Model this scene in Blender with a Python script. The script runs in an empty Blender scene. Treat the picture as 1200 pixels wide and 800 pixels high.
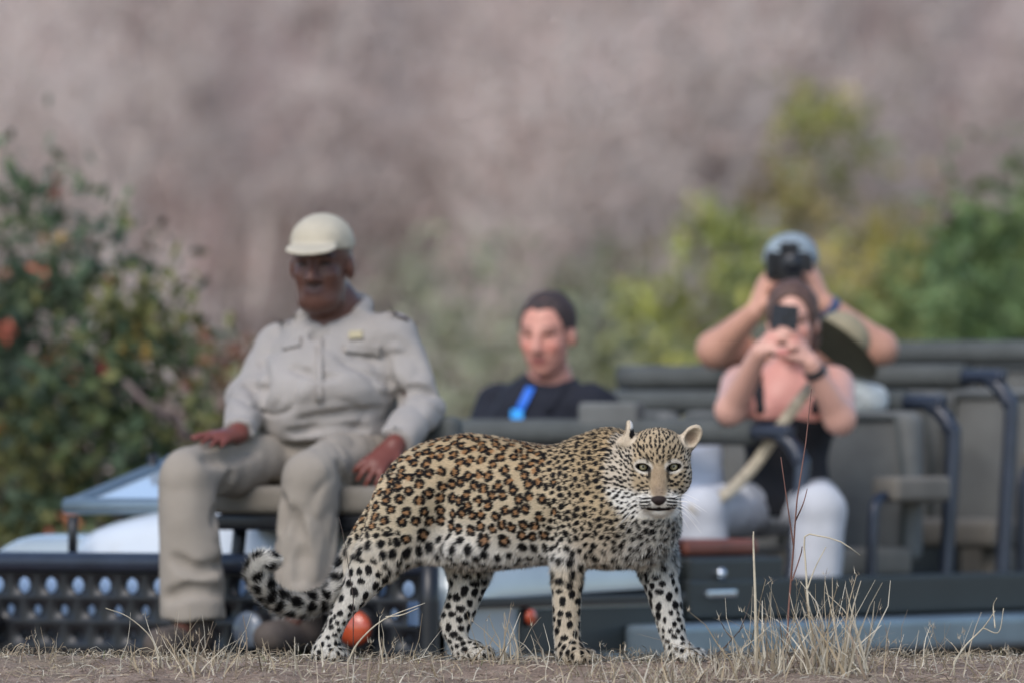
import bpy, bmesh, math, random
import numpy as np
from mathutils import Vector, Matrix, kdtree

# ------------------------------------------------------------------ camera, sky, sun, exposure
SC = bpy.context.scene
COL = SC.collection
FPX = 11625.0          # focal length in photo pixels (photo is 1200 x 800)
CAMZ, HORIZON = 0.59, 500.0
def P(px, py, Y):      # a pixel of the photo seen at distance Y -> point
    return np.array([(px-600.0)*Y/FPX, Y, CAMZ+(HORIZON-py)*Y/FPX])
cam_d = bpy.data.cameras.new('camera'); cam = bpy.data.objects.new('camera', cam_d); COL.objects.link(cam)
cam.location = (0, 0, CAMZ)
cam.rotation_euler = (math.radians(90)+math.atan((HORIZON-400)/FPX), 0, 0)
cam_d.sensor_width = 36; cam_d.lens = 36*FPX/1200
cam_d.clip_start = 0.5; cam_d.clip_end = 3000
cam_d.dof.use_dof = True; cam_d.dof.focus_distance = 24.85
cam_d.dof.aperture_fstop = (cam_d.lens/1000)/0.130     # a 130 mm wide aperture
cam_d.dof.aperture_blades = 0
SC.camera = cam
world = bpy.data.worlds.new('World'); SC.world = world; world.use_nodes = True
wn = world.node_tree.nodes; wl = world.node_tree.links
SUN_EL, SUN_AZ = math.radians(44), math.radians(205)   # azimuth clockwise from +Y: behind and left of the camera
sky = wn.new('ShaderNodeTexSky'); sky.sky_type = 'NISHITA'; sky.sun_disc = False
sky.sun_elevation = SUN_EL; sky.sun_rotation = SUN_AZ; sky.air_density = 1.0; sky.dust_density = 1.0; sky.ozone_density = 1.0
wl.new(sky.outputs[0], wn['Background'].inputs[0]); wn['Background'].inputs[1].default_value = 0.135
sun_d = bpy.data.lights.new('sun', 'SUN'); sun = bpy.data.objects.new('sun', sun_d); COL.objects.link(sun)
sun_d.energy = 1.25; sun_d.angle = math.radians(34); sun_d.color = (1.0, 0.93, 0.87)
sdir = Vector((math.sin(SUN_AZ)*math.cos(SUN_EL), math.cos(SUN_AZ)*math.cos(SUN_EL), math.sin(SUN_EL)))
sun.rotation_euler = sdir.to_track_quat('Z', 'Y').to_euler()
SC.view_settings.view_transform = 'Standard'; SC.view_settings.look = 'None'
SC.view_settings.gamma = 1; SC.view_settings.use_curve_mapping = False
SC.view_settings.exposure = 0.68
SC.render.engine = 'CYCLES'
SC.cycles.use_denoising = True
SC.cycles.max_bounces = 6; SC.cycles.diffuse_bounces = 3; SC.cycles.transparent_max_bounces = 8

rng = np.random.default_rng(7); random.seed(7)

# ------------------------------------------------------------------ helpers
def srgb(r, g, b):
    c = np.array([r, g, b])/255.0
    return np.where(c <= 0.04045, c/12.92, ((c+0.055)/1.055)**2.4)

def material(name, color, rough=0.7, metal=0.0, var=0.0, scale=20.0, bump=0.0, bscale=60.0, attr=None, coat=0.0, trans=0.0, col2=None, spec=0.5, sub=0.0):
    m = bpy.data.materials.new(name); m.use_nodes = True
    nt = m.node_tree; n, l = nt.nodes, nt.links
    b = n['Principled BSDF']; b.inputs['Roughness'].default_value = rough; b.inputs['Metallic'].default_value = metal
    b.inputs['Specular IOR Level'].default_value = spec
    if coat: b.inputs['Coat Weight'].default_value = coat; b.inputs['Coat Roughness'].default_value = 0.08
    if trans: b.inputs['Transmission Weight'].default_value = trans
    if sub: b.inputs['Subsurface Weight'].default_value = sub; b.inputs['Subsurface Scale'].default_value = 0.01
    c = tuple(float(x) for x in color)+(1,)
    b.inputs['Base Color'].default_value = c
    tc = n.new('ShaderNodeTexCoord')
    src = None
    if attr:
        a = n.new('ShaderNodeAttribute'); a.attribute_name = attr; src = a.outputs['Color']
        l.new(src, b.inputs['Base Color'])
    if var or col2 is not None:
        t = n.new('ShaderNodeTexNoise'); t.inputs['Scale'].default_value = scale; t.inputs['Detail'].default_value = 5
        l.new(tc.outputs['Object'], t.inputs['Vector'])
        mx = n.new('ShaderNodeMix'); mx.data_type = 'RGBA'
        rp = n.new('ShaderNodeMapRange'); rp.inputs[1].default_value = 0.32; rp.inputs[2].default_value = 0.68
        l.new(t.outputs['Fac'], rp.inputs[0]); l.new(rp.outputs[0], mx.inputs[0])
        if col2 is not None:
            mx.inputs[6].default_value = c; mx.inputs[7].default_value = tuple(float(x) for x in col2)+(1,)
        else:
            mx.blend_type = 'MULTIPLY' if attr else 'MIX'
            if attr:
                mx.inputs[0].default_value = 1; 
                l.new(src, mx.inputs[6]); g = 1-var
                cr = n.new('ShaderNodeMapRange'); cr.inputs[1].default_value = .3; cr.inputs[2].default_value = .7
                cr.inputs[3].default_value = g; cr.inputs[4].default_value = 1.0
                l.new(t.outputs['Fac'], cr.inputs[0]); l.remove(mx.inputs[0].links[0]); l.new(cr.outputs[0], mx.inputs[7])
            else:
                mx.inputs[6].default_value = tuple(max(0, x*(1-var)) for x in c[:3])+(1,)
                mx.inputs[7].default_value = tuple(min(1, x*(1+var)) for x in c[:3])+(1,)
        l.new(mx.outputs[2], b.inputs['Base Color'])
    if bump:
        t = n.new('ShaderNodeTexNoise'); t.inputs['Scale'].default_value = bscale; t.inputs['Detail'].default_value = 4
        l.new(tc.outputs['Object'], t.inputs['Vector'])
        bp = n.new('ShaderNodeBump'); bp.inputs['Strength'].default_value = bump; bp.inputs['Distance'].default_value = 0.01
        l.new(t.outputs['Fac'], bp.inputs['Height']); l.new(bp.outputs[0], b.inputs['Normal'])
    return m

def tag(o, label, cat, group=None):
    o['label'] = label; o['category'] = cat
    if group: o['group'] = group
    return o
def thing(name, label, cat, loc=(0, 0, 0), rotz=0, group=None):
    o = bpy.data.objects.new(name, None); COL.objects.link(o); o.empty_display_size = 0.1
    o.location = tuple(float(v) for v in loc); o.rotation_euler = (0, 0, rotz)
    return tag(o, label, cat, group)
def link(name, me, mat, parent=None, world_coords=True):
    o = bpy.data.objects.new(name, me); COL.objects.link(o)
    if mat is not None and not me.materials: me.materials.append(mat)
    if parent is not None:
        o.parent = parent
        if world_coords: o.matrix_parent_inverse = (parent_matrix(parent)).inverted()
    return o
def parent_matrix(p):
    m = p.matrix_basis.copy(); q = p
    while q.parent is not None:
        m = q.parent.matrix_basis @ (q.matrix_parent_inverse @ m); q = q.parent
    return m
def npmesh(name, v, faces, smooth=True, cols=None):
    """v (n,3); faces (m,k) all of the same size"""
    v = np.asarray(v, np.float32); faces = np.asarray(faces, np.int32)
    me = bpy.data.meshes.new(name); k = faces.shape[1]
    me.vertices.add(len(v)); me.vertices.foreach_set('co', v.ravel())
    me.loops.add(faces.size); me.loops.foreach_set('vertex_index', faces.ravel())
    me.polygons.add(len(faces)); me.polygons.foreach_set('loop_start', np.arange(0, faces.size, k, dtype=np.int32))
    me.update(calc_edges=True); me.validate()
    if smooth: me.polygons.foreach_set('use_smooth', np.ones(len(me.polygons), bool))
    if cols is not None:
        a = me.color_attributes.new('Col', 'FLOAT_COLOR', 'POINT')
        c = np.ones((len(v), 4), np.float32); c[:, :3] = cols; a.data.foreach_set('color', c.ravel())
    return me
def bmesh_mesh(name, bm, smooth=False):
    me = bpy.data.meshes.new(name); bm.normal_update(); bm.to_mesh(me); bm.free()
    if smooth: me.polygons.foreach_set('use_smooth', np.ones(len(me.polygons), bool))
    return me

_perm = np.random.default_rng(3).random((32, 32, 32)).astype(np.float32)
def noise3(p):
    p = np.asarray(p, np.float32); i = np.floor(p).astype(np.int32); f = p-i; f = f*f*(3-2*f); i &= 31; j = (i+1) & 31
    r = 0
    for a in (0, 1):
        for b in (0, 1):
            for c in (0, 1):
                w = (f[..., 0] if a else 1-f[..., 0])*(f[..., 1] if b else 1-f[..., 1])*(f[..., 2] if c else 1-f[..., 2])
                r = r+w*_perm[(j if a else i)[..., 0], (j if b else i)[..., 1], (j if c else i)[..., 2]]
    return r*2-1
def smoothstep(a, b, x):
    t = np.clip((x-a)/(b-a), 0, 1); return t*t*(3-2*t)
def unit(v):
    v = np.asarray(v, float); return v/np.linalg.norm(v)
def frame(fwd, up=(0, 0, 1)):
    """rows: right, up, forward"""
    f = unit(fwd); r = unit(np.cross(f, np.asarray(up, float))); u = np.cross(r, f)
    return np.array([r, u, f])

class Field:
    """a signed distance grid: shapes are blended into it, then meshed as one continuous skin"""
    def __init__(s, lo, hi, h):
        s.lo = np.asarray(lo, np.float64); s.h = h
        s.n = np.ceil((np.asarray(hi)-s.lo)/h).astype(int)+1
        s.D = np.full(tuple(s.n), 0.2, np.float32)
    def sub(s, lo, hi):
        a = np.clip(np.floor((np.asarray(lo)-s.lo)/s.h).astype(int), 0, s.n-1); b = np.clip(np.ceil((np.asarray(hi)-s.lo)/s.h).astype(int)+1, 1, s.n)
        b = np.maximum(b, a+1)
        sl = tuple(slice(x, y) for x, y in zip(a, b))
        ax = [(s.lo[i]+s.h*np.arange(a[i], b[i])).astype(np.float32) for i in range(3)]
        return sl, ax[0][:, None, None], ax[1][None, :, None], ax[2][None, None, :]
    def put(s, sl, d, k, mode='u'):
        o = s.D[sl]
        if mode == 'c': o = -o
        if k > 0:
            m = np.maximum(k-np.abs(o-d), 0)/k; r = np.minimum(o, d)-m*m*k*0.25
        else: r = np.minimum(o, d)
        if mode == 'c': r = -r
        s.D[sl] = r
    def cone(s, a, b, ra, rb, k=0.02, flat=None, mode='u'):
        a = np.asarray(a, float); b = np.asarray(b, float); R = max(ra, rb)+k+3*s.h
        if flat is not None: R *= max(1, flat[1])
        sl, X, Y, Z = s.sub(np.minimum(a, b)-R, np.maximum(a, b)+R)
        ba = b-a; L = max(float(ba@ba), 1e-9)
        px, py, pz = X-np.float32(a[0]), Y-np.float32(a[1]), Z-np.float32(a[2])
        t = np.clip((px*np.float32(ba[0])+py*np.float32(ba[1])+pz*np.float32(ba[2]))/np.float32(L), 0, 1)
        qx, qy, qz = px-t*np.float32(ba[0]), py-t*np.float32(ba[1]), pz-t*np.float32(ba[2])
        r2 = qx*qx+qy*qy+qz*qz
        if flat is not None:      # flat = (axis, factor): widen or thin the section along an axis
            ax = unit(flat[0]); c = qx*np.float32(ax[0])+qy*np.float32(ax[1])+qz*np.float32(ax[2])
            r2 = r2+c*c*np.float32(1/flat[1]**2-1)
        d = np.sqrt(np.maximum(r2, 0))-(np.float32(ra)+t*np.float32(rb-ra))
        s.put(sl, d.astype(np.float32), k, mode)
    def chain(s, pts, radii, k=0.02, flat=None):
        for i in range(len(pts)-1): s.cone(pts[i], pts[i+1], radii[i], radii[i+1], k, flat)
    def ell(s, c, r, k=0.02, rot=None, mode='u'):
        c = np.asarray(c, float); r = np.asarray(r, float)
        R = (r if rot is None else np.full(3, r.max()))+k+3*s.h
        sl, X, Y, Z = s.sub(c-R, c+R)
        px, py, pz = X-np.float32(c[0]), Y-np.float32(c[1]), Z-np.float32(c[2])
        if rot is not None:
            M = np.asarray(rot, np.float32)
            px, py, pz = [M[i, 0]*px+M[i, 1]*py+M[i, 2]*pz for i in range(3)]
        q = r.astype(np.float32)
        k0 = np.sqrt((px/q[0])**2+(py/q[1])**2+(pz/q[2])**2); k1 = np.sqrt((px/q[0]**2)**2+(py/q[1]**2)**2+(pz/q[2]**2)**2)
        s.put(sl, (k0*(k0-1)/np.maximum(k1, 1e-6)).astype(np.float32), k, mode)
    def cut(s, p, n, R, k=0.0):
        """remove what lies beyond the plane (p, n) within R of p"""
        p = np.asarray(p, float); n = unit(n)
        sl, X, Y, Z = s.sub(p-R, p+R)
        d = (X-np.float32(p[0]))*np.float32(n[0])+(Y-np.float32(p[1]))*np.float32(n[1])+(Z-np.float32(p[2]))*np.float32(n[2])
        r2 = (X-p[0])**2+(Y-p[1])**2+(Z-p[2])**2
        o = s.D[sl]; s.D[sl] = np.where(r2 < R*R, np.maximum(o, d), o).astype(np.float32)
    def loft_x(s, px, top, bot, hw, cy, k=0.02, e=2.2):
        """px: x stations; top/bot z, half width, centre y at each"""
        lo = [px[0], (cy-hw).min()-.03, bot.min()-.03]; hi = [px[-1], (cy+hw).max()+.03, top.max()+.03]
        sl, X, Y, Z = s.sub(lo, hi); x = X.ravel()
        f = lambda q: np.interp(x, px, q).astype(np.float32)[:, None, None]
        T, B, W, C = f(top), f(bot), f(hw), f(cy); cz = (T+B)/2; H = np.maximum((T-B)/2, .003)
        q = (np.abs((Y-C)/W)**e+np.abs((Z-cz)/H)**e)**(1/e)
        s.put(sl, ((q-1)*np.minimum(W, H)).astype(np.float32), k)
    def loft_z(s, pz, left, right, hy, cy, k=0.02, e=2.1):
        lo = [left.min()-.03, (cy-hy).min()-.03, pz[0]]; hi = [right.max()+.03, (cy+hy).max()+.03, pz[-1]]
        sl, X, Y, Z = s.sub(lo, hi); z = Z.ravel()
        f = lambda q: np.interp(z, pz, q).astype(np.float32)[None, None, :]
        L, Rr, W, C = f(left), f(right), f(hy), f(cy); cx = (L+Rr)/2; H = np.maximum((Rr-L)/2, .003)
        q = (np.abs((Y-C)/W)**e+np.abs((X-cx)/H)**e)**(1/e)
        s.put(sl, ((q-1)*np.minimum(W, H)).astype(np.float32), k)
    def wrinkle(s, amp, scale, stretch=(1, 1, 1)):
        """displace the skin near the surface by noise (cloth folds)"""
        idx = np.argwhere(np.abs(s.D) < amp*2+2*s.h)
        p = (s.lo+idx*s.h)*scale*np.asarray(stretch)
        s.D[tuple(idx.T)] += (amp*(noise3(p)+0.5*noise3(p*2.1+7))).astype(np.float32)
    def fold(s, amp, scale, stretch=(1, 1, 1)):
        """narrow creases: ridged, warped noise pressed into the skin"""
        idx = np.argwhere(np.abs(s.D) < amp*2+2*s.h); w = s.lo+idx*s.h
        p = w*scale*np.asarray(stretch)+.8*np.stack([noise3(w*6+k*11) for k in range(3)], 1)
        r = np.clip(1-np.abs(noise3(p))*2.2, 0, 1)**2; m = smoothstep(-.25, .5, noise3(w*4.3+31))
        s.D[tuple(idx.T)] += (amp*r*m).astype(np.float32)
    def crease(s, line, r=.008, k=.016, yr=(27.0, 31.6)):
        """press a fold along a line of pixels where it meets the cloth"""
        p = [surf(s, a, b, *yr) for a, b in bezier([(a, b, 0) for a, b in line], 12)[:, :2]]; p = [q for q in p if q is not None]
        for a, b in zip(p[:-1], p[1:]):
            if np.linalg.norm(a-b) < .08: s.cone(a+[0, -.002, 0], b+[0, -.002, 0], r, r, k, mode='c')
    def mesh(s, smooth=1):
        D = s.D; ins = D < 0
        nx, ny, nz = D.shape
        cnt = np.zeros((nx-1, ny-1, nz-1), np.int8)
        for a in (0, 1):
            for b in (0, 1):
                for c in (0, 1): cnt += ins[a:nx-1+a, b:ny-1+b, c:nz-1+c]
        act = np.argwhere((cnt > 0) & (cnt < 8)).astype(np.int32)
        ids = np.full(cnt.shape, -1, np.int32); ids[tuple(act.T)] = np.arange(len(act))
        acc = np.zeros((len(act), 3), np.float32); num = np.zeros(len(act), np.float32)
        cor = [(a, b, c) for a in (0, 1) for b in (0, 1) for c in (0, 1)]
        val = {c: D[act[:, 0]+c[0], act[:, 1]+c[1], act[:, 2]+c[2]] for c in cor}
        for c in cor:
            for ax in range(3):
                if c[ax] == 0:
                    e = list(c); e[ax] = 1; e = tuple(e)
                    v0, v1 = val[c], val[e]; m = (v0 < 0) != (v1 < 0)
                    t = np.where(m, v0/np.where(m, v0-v1, 1), 0)
                    pt = np.array(c, np.float32)[None, :].repeat(len(act), 0); pt[:, ax] = t
                    acc += pt*m[:, None]; num += m
        v = s.lo+(act+acc/np.maximum(num, 1)[:, None])*s.h
        quads = []
        for ax in range(3):
            o1, o2 = [(1, 2), (2, 0), (0, 1)][ax]
            sa = [slice(None)]*3; sb = [slice(None)]*3
            sa[ax] = slice(0, -1); sb[ax] = slice(1, None)
            for o in (o1, o2): sa[o] = slice(1, -1); sb[o] = slice(1, -1)
            A, B = ins[tuple(sa)], ins[tuple(sb)]
            for inv in (0, 1):
                e = np.argwhere((A & ~B) if not inv else (~A & B))
                if not len(e): continue
                e[:, o1] += 1; e[:, o2] += 1
                q = []
                for d1, d2 in ((0, 0), (-1, 0), (-1, -1), (0, -1)):
                    g = e.copy(); g[:, o1] += d1; g[:, o2] += d2; q.append(ids[tuple(g.T)])
                q = np.stack(q, 1); quads.append(q if not inv else q[:, ::-1])
        q = np.concatenate(quads); q = q[(q >= 0).all(1)]
        for _ in range(smooth):
            a = np.concatenate([q[:, [0, 1]], q[:, [1, 2]], q[:, [2, 3]], q[:, [3, 0]]])
            sm = np.zeros_like(v); c = np.bincount(a[:, 0], minlength=len(v))+np.bincount(a[:, 1], minlength=len(v))
            for i in range(3):
                sm[:, i] = np.bincount(a[:, 0], v[a[:, 1], i], len(v))+np.bincount(a[:, 1], v[a[:, 0], i], len(v))
            v = 0.5*v+0.5*sm/np.maximum(c, 1)[:, None]
        return v, q
def vnormals(v, q):
    n = np.cross(v[q[:, 2]]-v[q[:, 0]], v[q[:, 3]]-v[q[:, 1]]) if q.shape[1] == 4 else np.cross(v[q[:, 1]]-v[q[:, 0]], v[q[:, 2]]-v[q[:, 0]])
    r = np.zeros_like(v)
    for i in range(3):
        for j in range(q.shape[1]): r[:, i] += np.bincount(q[:, j], n[:, i], len(v))
    return r/np.maximum(np.linalg.norm(r, axis=1), 1e-12)[:, None]
def smooth_table(rows, sigma):
    """rows of (station, a, b, ...) -> finely sampled, gaussian-smoothed columns"""
    rows = np.array(sorted(rows), float); st = np.arange(rows[0, 0], rows[-1, 0]+.5, 1.0)
    k = np.exp(-0.5*(np.arange(-3*int(sigma+1), 3*int(sigma+1)+1)/sigma)**2); k /= k.sum(); h = len(k)//2
    out = [st]
    for c in range(1, rows.shape[1]):
        y = np.interp(st, rows[:, 0], rows[:, c])
        lo = 2*y[0]-y[1:h+1][::-1]; hi = 2*y[-1]-y[-h-1:-1][::-1]
        out.append(np.convolve(np.concatenate([lo, y, hi]), k, 'valid'))
    return out
def tube_mesh(name, pts, radii, seg=8, smooth=True, closed=False, cap=True):
    pts = np.asarray(pts, float); n = len(pts); radii = np.broadcast_to(np.asarray(radii, float), (n,))
    T = np.gradient(pts, axis=0); T /= np.maximum(np.linalg.norm(T, axis=1), 1e-9)[:, None]
    ref = np.array([0, 0, 1.0]) if abs(T[0][2]) < .9 else np.array([1.0, 0, 0])
    V = []; N = unit(np.cross(T[0], ref))
    for i in range(n):
        N = N-T[i]*(N@T[i]); N = unit(N); B = np.cross(T[i], N)
        for k in range(seg):
            a = 2*math.pi*k/seg; V.append(pts[i]+radii[i]*(math.cos(a)*N+math.sin(a)*B))
    F = [(i*seg+k, i*seg+(k+1) % seg, (i+1)*seg+(k+1) % seg, (i+1)*seg+k) for i in range(n-1) for k in range(seg)]
    if cap:
        bm = bmesh.new(); bv = [bm.verts.new(v) for v in V]
        for f in F: bm.faces.new([bv[i] for i in f])
        bm.faces.new([bv[k] for k in range(seg)][::-1]); bm.faces.new([bv[(n-1)*seg+k] for k in range(seg)])
        bmesh.ops.recalc_face_normals(bm, faces=bm.faces)
        return bmesh_mesh(name, bm, smooth)
    return npmesh(name, V, F, smooth)
def bezier(pts, n=24):
    """Catmull-Rom through pts"""
    p = np.asarray(pts, float); p = np.vstack([2*p[0]-p[1], p, 2*p[-1]-p[-2]]); out = []
    m = max(2, n//(len(p)-3))
    for i in range(1, len(p)-2):
        for t in np.linspace(0, 1, m, endpoint=False):
            out.append(0.5*((2*p[i])+(-p[i-1]+p[i+1])*t+(2*p[i-1]-5*p[i]+4*p[i+1]-p[i+2])*t*t+(-p[i-1]+3*p[i]-3*p[i+1]+p[i+2])*t**3))
    out.append(p[-2]); return np.array(out)

# ------------------------------------------------------------------ terrain
def gz(x, y):
    x = np.asarray(x, float); y = np.asarray(y, float)
    crest = 25.45+.10*np.sin(x*1.3+.6)+.05*np.sin(x*4.1)
    bank = -.92*smoothstep(0, 1.35, y-crest)
    hill = 6.2*smoothstep(44, 122, y)
    near = smoothstep(27.5, 25.5, y)
    p = np.stack([x, y, x*0], -1)
    bump = near*(.016*noise3(p*1.7)+.010*noise3(p*5)+.006*noise3(p*14)+.003*noise3(p*33))
    flat = near*(1-smoothstep(.03, .20, np.abs(y-25.0)-.28))*smoothstep(1.0, .7, np.abs(x-.0))      # trodden level where the leopard walks
    far = smoothstep(26, 60, y)*(.10*noise3(p*.25)+.5*noise3(p*.06)*smoothstep(50, 120, y))
    bank = bank-.12*np.clip(24.72-y, 0, 1.6)
    return bank+hill+bump*(1-.75*flat)+far
def axis_pts(parts): return np.unique(np.concatenate([np.linspace(a, b, n) for a, b, n in parts]))
def build_ground():
    xs = axis_pts([(-900, -40, 12), (-40, -3, 30), (-3, -1.7, 14), (-1.7, 1.7, 190), (1.7, 3, 14), (3, 40, 30), (40, 900, 12)])
    ys = axis_pts([(-200, 15, 8), (15, 21.5, 14), (21.5, 27.2, 240), (27.2, 60, 50), (60, 160, 40), (160, 1500, 14)])
    X, Y = np.meshgrid(xs, ys, indexing='ij'); v = np.stack([X, Y, gz(X, Y)], -1).reshape(-1, 3)
    n, m = len(xs), len(ys); i, j = np.meshgrid(np.arange(n-1), np.arange(m-1), indexing='ij'); a = (i*m+j).ravel()
    f = np.stack([a, a+m, a+m+1, a+1], 1)
    mt = bpy.data.materials.new('dry_earth'); mt.use_nodes = True; nt = mt.node_tree; N = nt.nodes; Lk = nt.links
    b = N['Principled BSDF']; b.inputs['Roughness'].default_value = .95; b.inputs['Specular IOR Level'].default_value = .15
    tc = N.new('ShaderNodeTexCoord')
    def noise(sc, det=6):
        t = N.new('ShaderNodeTexNoise'); t.inputs['Scale'].default_value = sc; t.inputs['Detail'].default_value = det; t.inputs['Roughness'].default_value = .65
        Lk.new(tc.outputs['Object'], t.inputs['Vector']); return t
    r = N.new('ShaderNodeValToRGB'); e = r.color_ramp.elements
    e[0].position = .3; e[0].color = tuple(srgb(112, 97, 86))+(1,); e[1].position = .72; e[1].color = tuple(srgb(172, 152, 135))+(1,)
    x = e.new(.5); x.color = tuple(srgb(144, 125, 110))+(1,)
    Lk.new(noise(14).outputs['Fac'], r.inputs[0])
    mx = N.new('ShaderNodeMix'); mx.data_type = 'RGBA'; mx.inputs[7].default_value = tuple(srgb(120, 114, 92))+(1,)
    mr = N.new('ShaderNodeMapRange'); mr.inputs[1].default_value = .56; mr.inputs[2].default_value = .72; mr.inputs[4].default_value = .6
    Lk.new(noise(2.2).outputs['Fac'], mr.inputs[0]); Lk.new(mr.outputs[0], mx.inputs[0]); Lk.new(r.outputs[0], mx.inputs[6])
    fm = N.new('ShaderNodeMix'); fm.data_type = 'RGBA'; fm.blend_type = 'MULTIPLY'; fm.inputs[0].default_value = 1.0
    fr_ = N.new('ShaderNodeMapRange'); fr_.inputs[1].default_value = .35; fr_.inputs[2].default_value = .65; fr_.inputs[3].default_value = .62; fr_.inputs[4].default_value = 1.15
    Lk.new(noise(160, 3).outputs['Fac'], fr_.inputs[0]); Lk.new(mx.outputs[2], fm.inputs[6]); Lk.new(fr_.outputs[0], fm.inputs[7]); Lk.new(fm.outputs[2], b.inputs['Base Color'])
    bp = N.new('ShaderNodeBump'); bp.inputs['Strength'].default_value = .7; bp.inputs['Distance'].default_value = .012
    Lk.new(noise(70).outputs['Fac'], bp.inputs['Height']); Lk.new(bp.outputs[0], b.inputs['Normal'])
    o = link('ground', npmesh('ground', v, f, True), mt); o['kind'] = 'structure'
build_ground()

# ------------------------------------------------------------------ trees and shrubs
def branch_tree(seed, h, r0, levels, spread, split=(2, 4), up=.35, seg=5, twist=.35):
    """returns trunk tubes, limb tubes, twig tips: lists of (pts, radii)"""
    g = np.random.default_rng(seed); trunk = []; limbs = []; tips = []
    def grow(p, d, ln, r, lev):
        n = 5 if lev < 2 else 4; pts = [p]; dd = d
        for i in range(n):
            dd = unit(dd+g.normal(0, twist*.35, 3)+np.array([0, 0, up*.12])); pts.append(pts[-1]+dd*ln/n)
        rad = np.linspace(r, r*.62, n+1)
        (trunk if lev == 0 else limbs).append((np.array(pts), rad))
        if lev >= levels: tips.append((pts[-1], dd)); tips.append((pts[2], dd)); return
        for k in range(g.integers(*split)+ (1 if lev == 0 else 0)):
            t = g.integers(2 if lev else 3, n+1); q = pts[t]
            nd = unit(dd*(.75)+g.normal(0, spread, 3)+np.array([0, 0, up*.4]))
            grow(q, nd, ln*g.uniform(.55, .82), rad[t]*g.uniform(.55, .75), lev+1)
        grow(pts[-1], unit(dd+g.normal(0, spread*.4, 3)), ln*.72, rad[-1]*.9, lev+1)
    grow(np.zeros(3), unit(np.array([g.normal(0, .12), g.normal(0, .12), 1])), h*.36, r0, 0)
    return trunk, limbs, tips
def tubes_mesh(name, tubes, seg):
    V = []; Fc = []; off = 0
    for pts, rad in tubes:
        n = len(pts); T = np.gradient(pts, axis=0); T /= np.maximum(np.linalg.norm(T, axis=1), 1e-9)[:, None]
        ref = np.array([0.31, .87, .38]); N = np.cross(T, ref); N /= np.maximum(np.linalg.norm(N, axis=1), 1e-6)[:, None]; B = np.cross(T, N)
        a = np.arange(seg)*2*np.pi/seg
        ring = pts[:, None, :]+np.asarray(rad)[:, None, None]*(np.cos(a)[None, :, None]*N[:, None, :]+np.sin(a)[None, :, None]*B[:, None, :])
        V.append(ring.reshape(-1, 3)); i, k = np.meshgrid(np.arange(n-1), np.arange(seg), indexing='ij'); k2 = (k+1) % seg
        Fc.append((np.stack([i*seg+k, i*seg+k2, (i+1)*seg+k2, (i+1)*seg+k], -1)+off).reshape(-1, 4)); off += n*seg
    return npmesh(name, np.concatenate(V), np.concatenate(Fc), True)
def leaves_mesh(name, centres, size, g, flat=.0, cols=None):
    n = len(centres); d = g.normal(0, 1, (n, 3)); d[:, 2] *= (1-flat); d /= np.linalg.norm(d, axis=1)[:, None]
    e = np.cross(d, g.normal(0, 1, (n, 3))); e /= np.maximum(np.linalg.norm(e, axis=1), 1e-6)[:, None]
    s = size*(.6+.8*g.random(n))[:, None]
    v = np.stack([centres-d*s, centres+e*s*.45, centres+d*s, centres-e*s*.45], 1).reshape(-1, 3)
    c = None if cols is None else np.repeat(cols, 4, 0)
    return npmesh(name, v, np.arange(n*4).reshape(-1, 4), False, c)

BARK = [material('bark_%s' % k, srgb(*c), .9, var=.25, scale=6, bump=.4, bscale=18, spec=.1) for k, c in (('mauve', (182, 164, 160)), ('brown', (180, 156, 146)), ('pale', (212, 200, 192)), ('dark', (122, 106, 103)))]
def twig_cloud(tips, g, n, ln, rad):
    out = []
    for p, d in tips:
        for _ in range(n):
            q = p+g.normal(0, .12, 3); dd = unit(d*.5+g.normal(0, .8, 3)+np.array([0, 0, .25]))
            m = q+dd*ln*.5+g.normal(0, .05, 3); out.append((np.array([q, m, m+unit(dd+g.normal(0, .35, 3))*ln*.5]), np.array([rad, rad*.8, rad*.4])))
    return out
TREE = []
for sd, h, r0, lv, spr in ((11, 7.5, .13, 4, .55), (23, 8.5, .16, 4, .45), (37, 6.5, .10, 4, .6), (51, 9.0, .15, 4, .4)):
    g = np.random.default_rng(sd); tr, lm, tips = branch_tree(sd, h, r0, lv, spr)
    tw = twig_cloud(tips, g, 5, .55, .012)
    cen = np.concatenate([[t[0][-1]+g.normal(0, .16, 3)] for t in tw for _ in range(2)])
    dry = srgb(186, 164, 156)*(.7+.6*g.random(len(cen)))[:, None]
    TREE.append((tubes_mesh('tree_trunk', tr, 8), tubes_mesh('tree_limbs', lm+tw, 4), leaves_mesh('tree_dry_leaves', cen, .055, g, cols=dry)))
DRYLEAF = material('dry_leaf', (1, 1, 1), .85, attr='Col', spec=.15)
def place_tree(k, x, y, s, rz, bark, label, tilt=(0, 0), group='leafless trees on the slope'):
    t = thing('leafless_tree', label, 'tree', (x, y, float(gz(x, y))-.1), rz, group); t.scale = (s, s, s*1.25); t.rotation_euler = (tilt[0], tilt[1], rz)
    for nm, me, mt in (('trunk', TREE[k][0], bark), ('crown', TREE[k][1], bark), ('dry_leaves', TREE[k][2], DRYLEAF)):
        o = bpy.data.objects.new(nm, me); COL.objects.link(o); o.parent = t
        if not me.materials: me.materials.append(None)
        o.material_slots[0].link = 'OBJECT'; o.material_slots[0].material = mt
        if nm == 'dry_leaves': o['kind'] = 'stuff'
    return t
g = np.random.default_rng(15)
yy = np.sort(np.concatenate([g.uniform(56, 76, 26), g.uniform(76, 118, 66)]))
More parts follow.
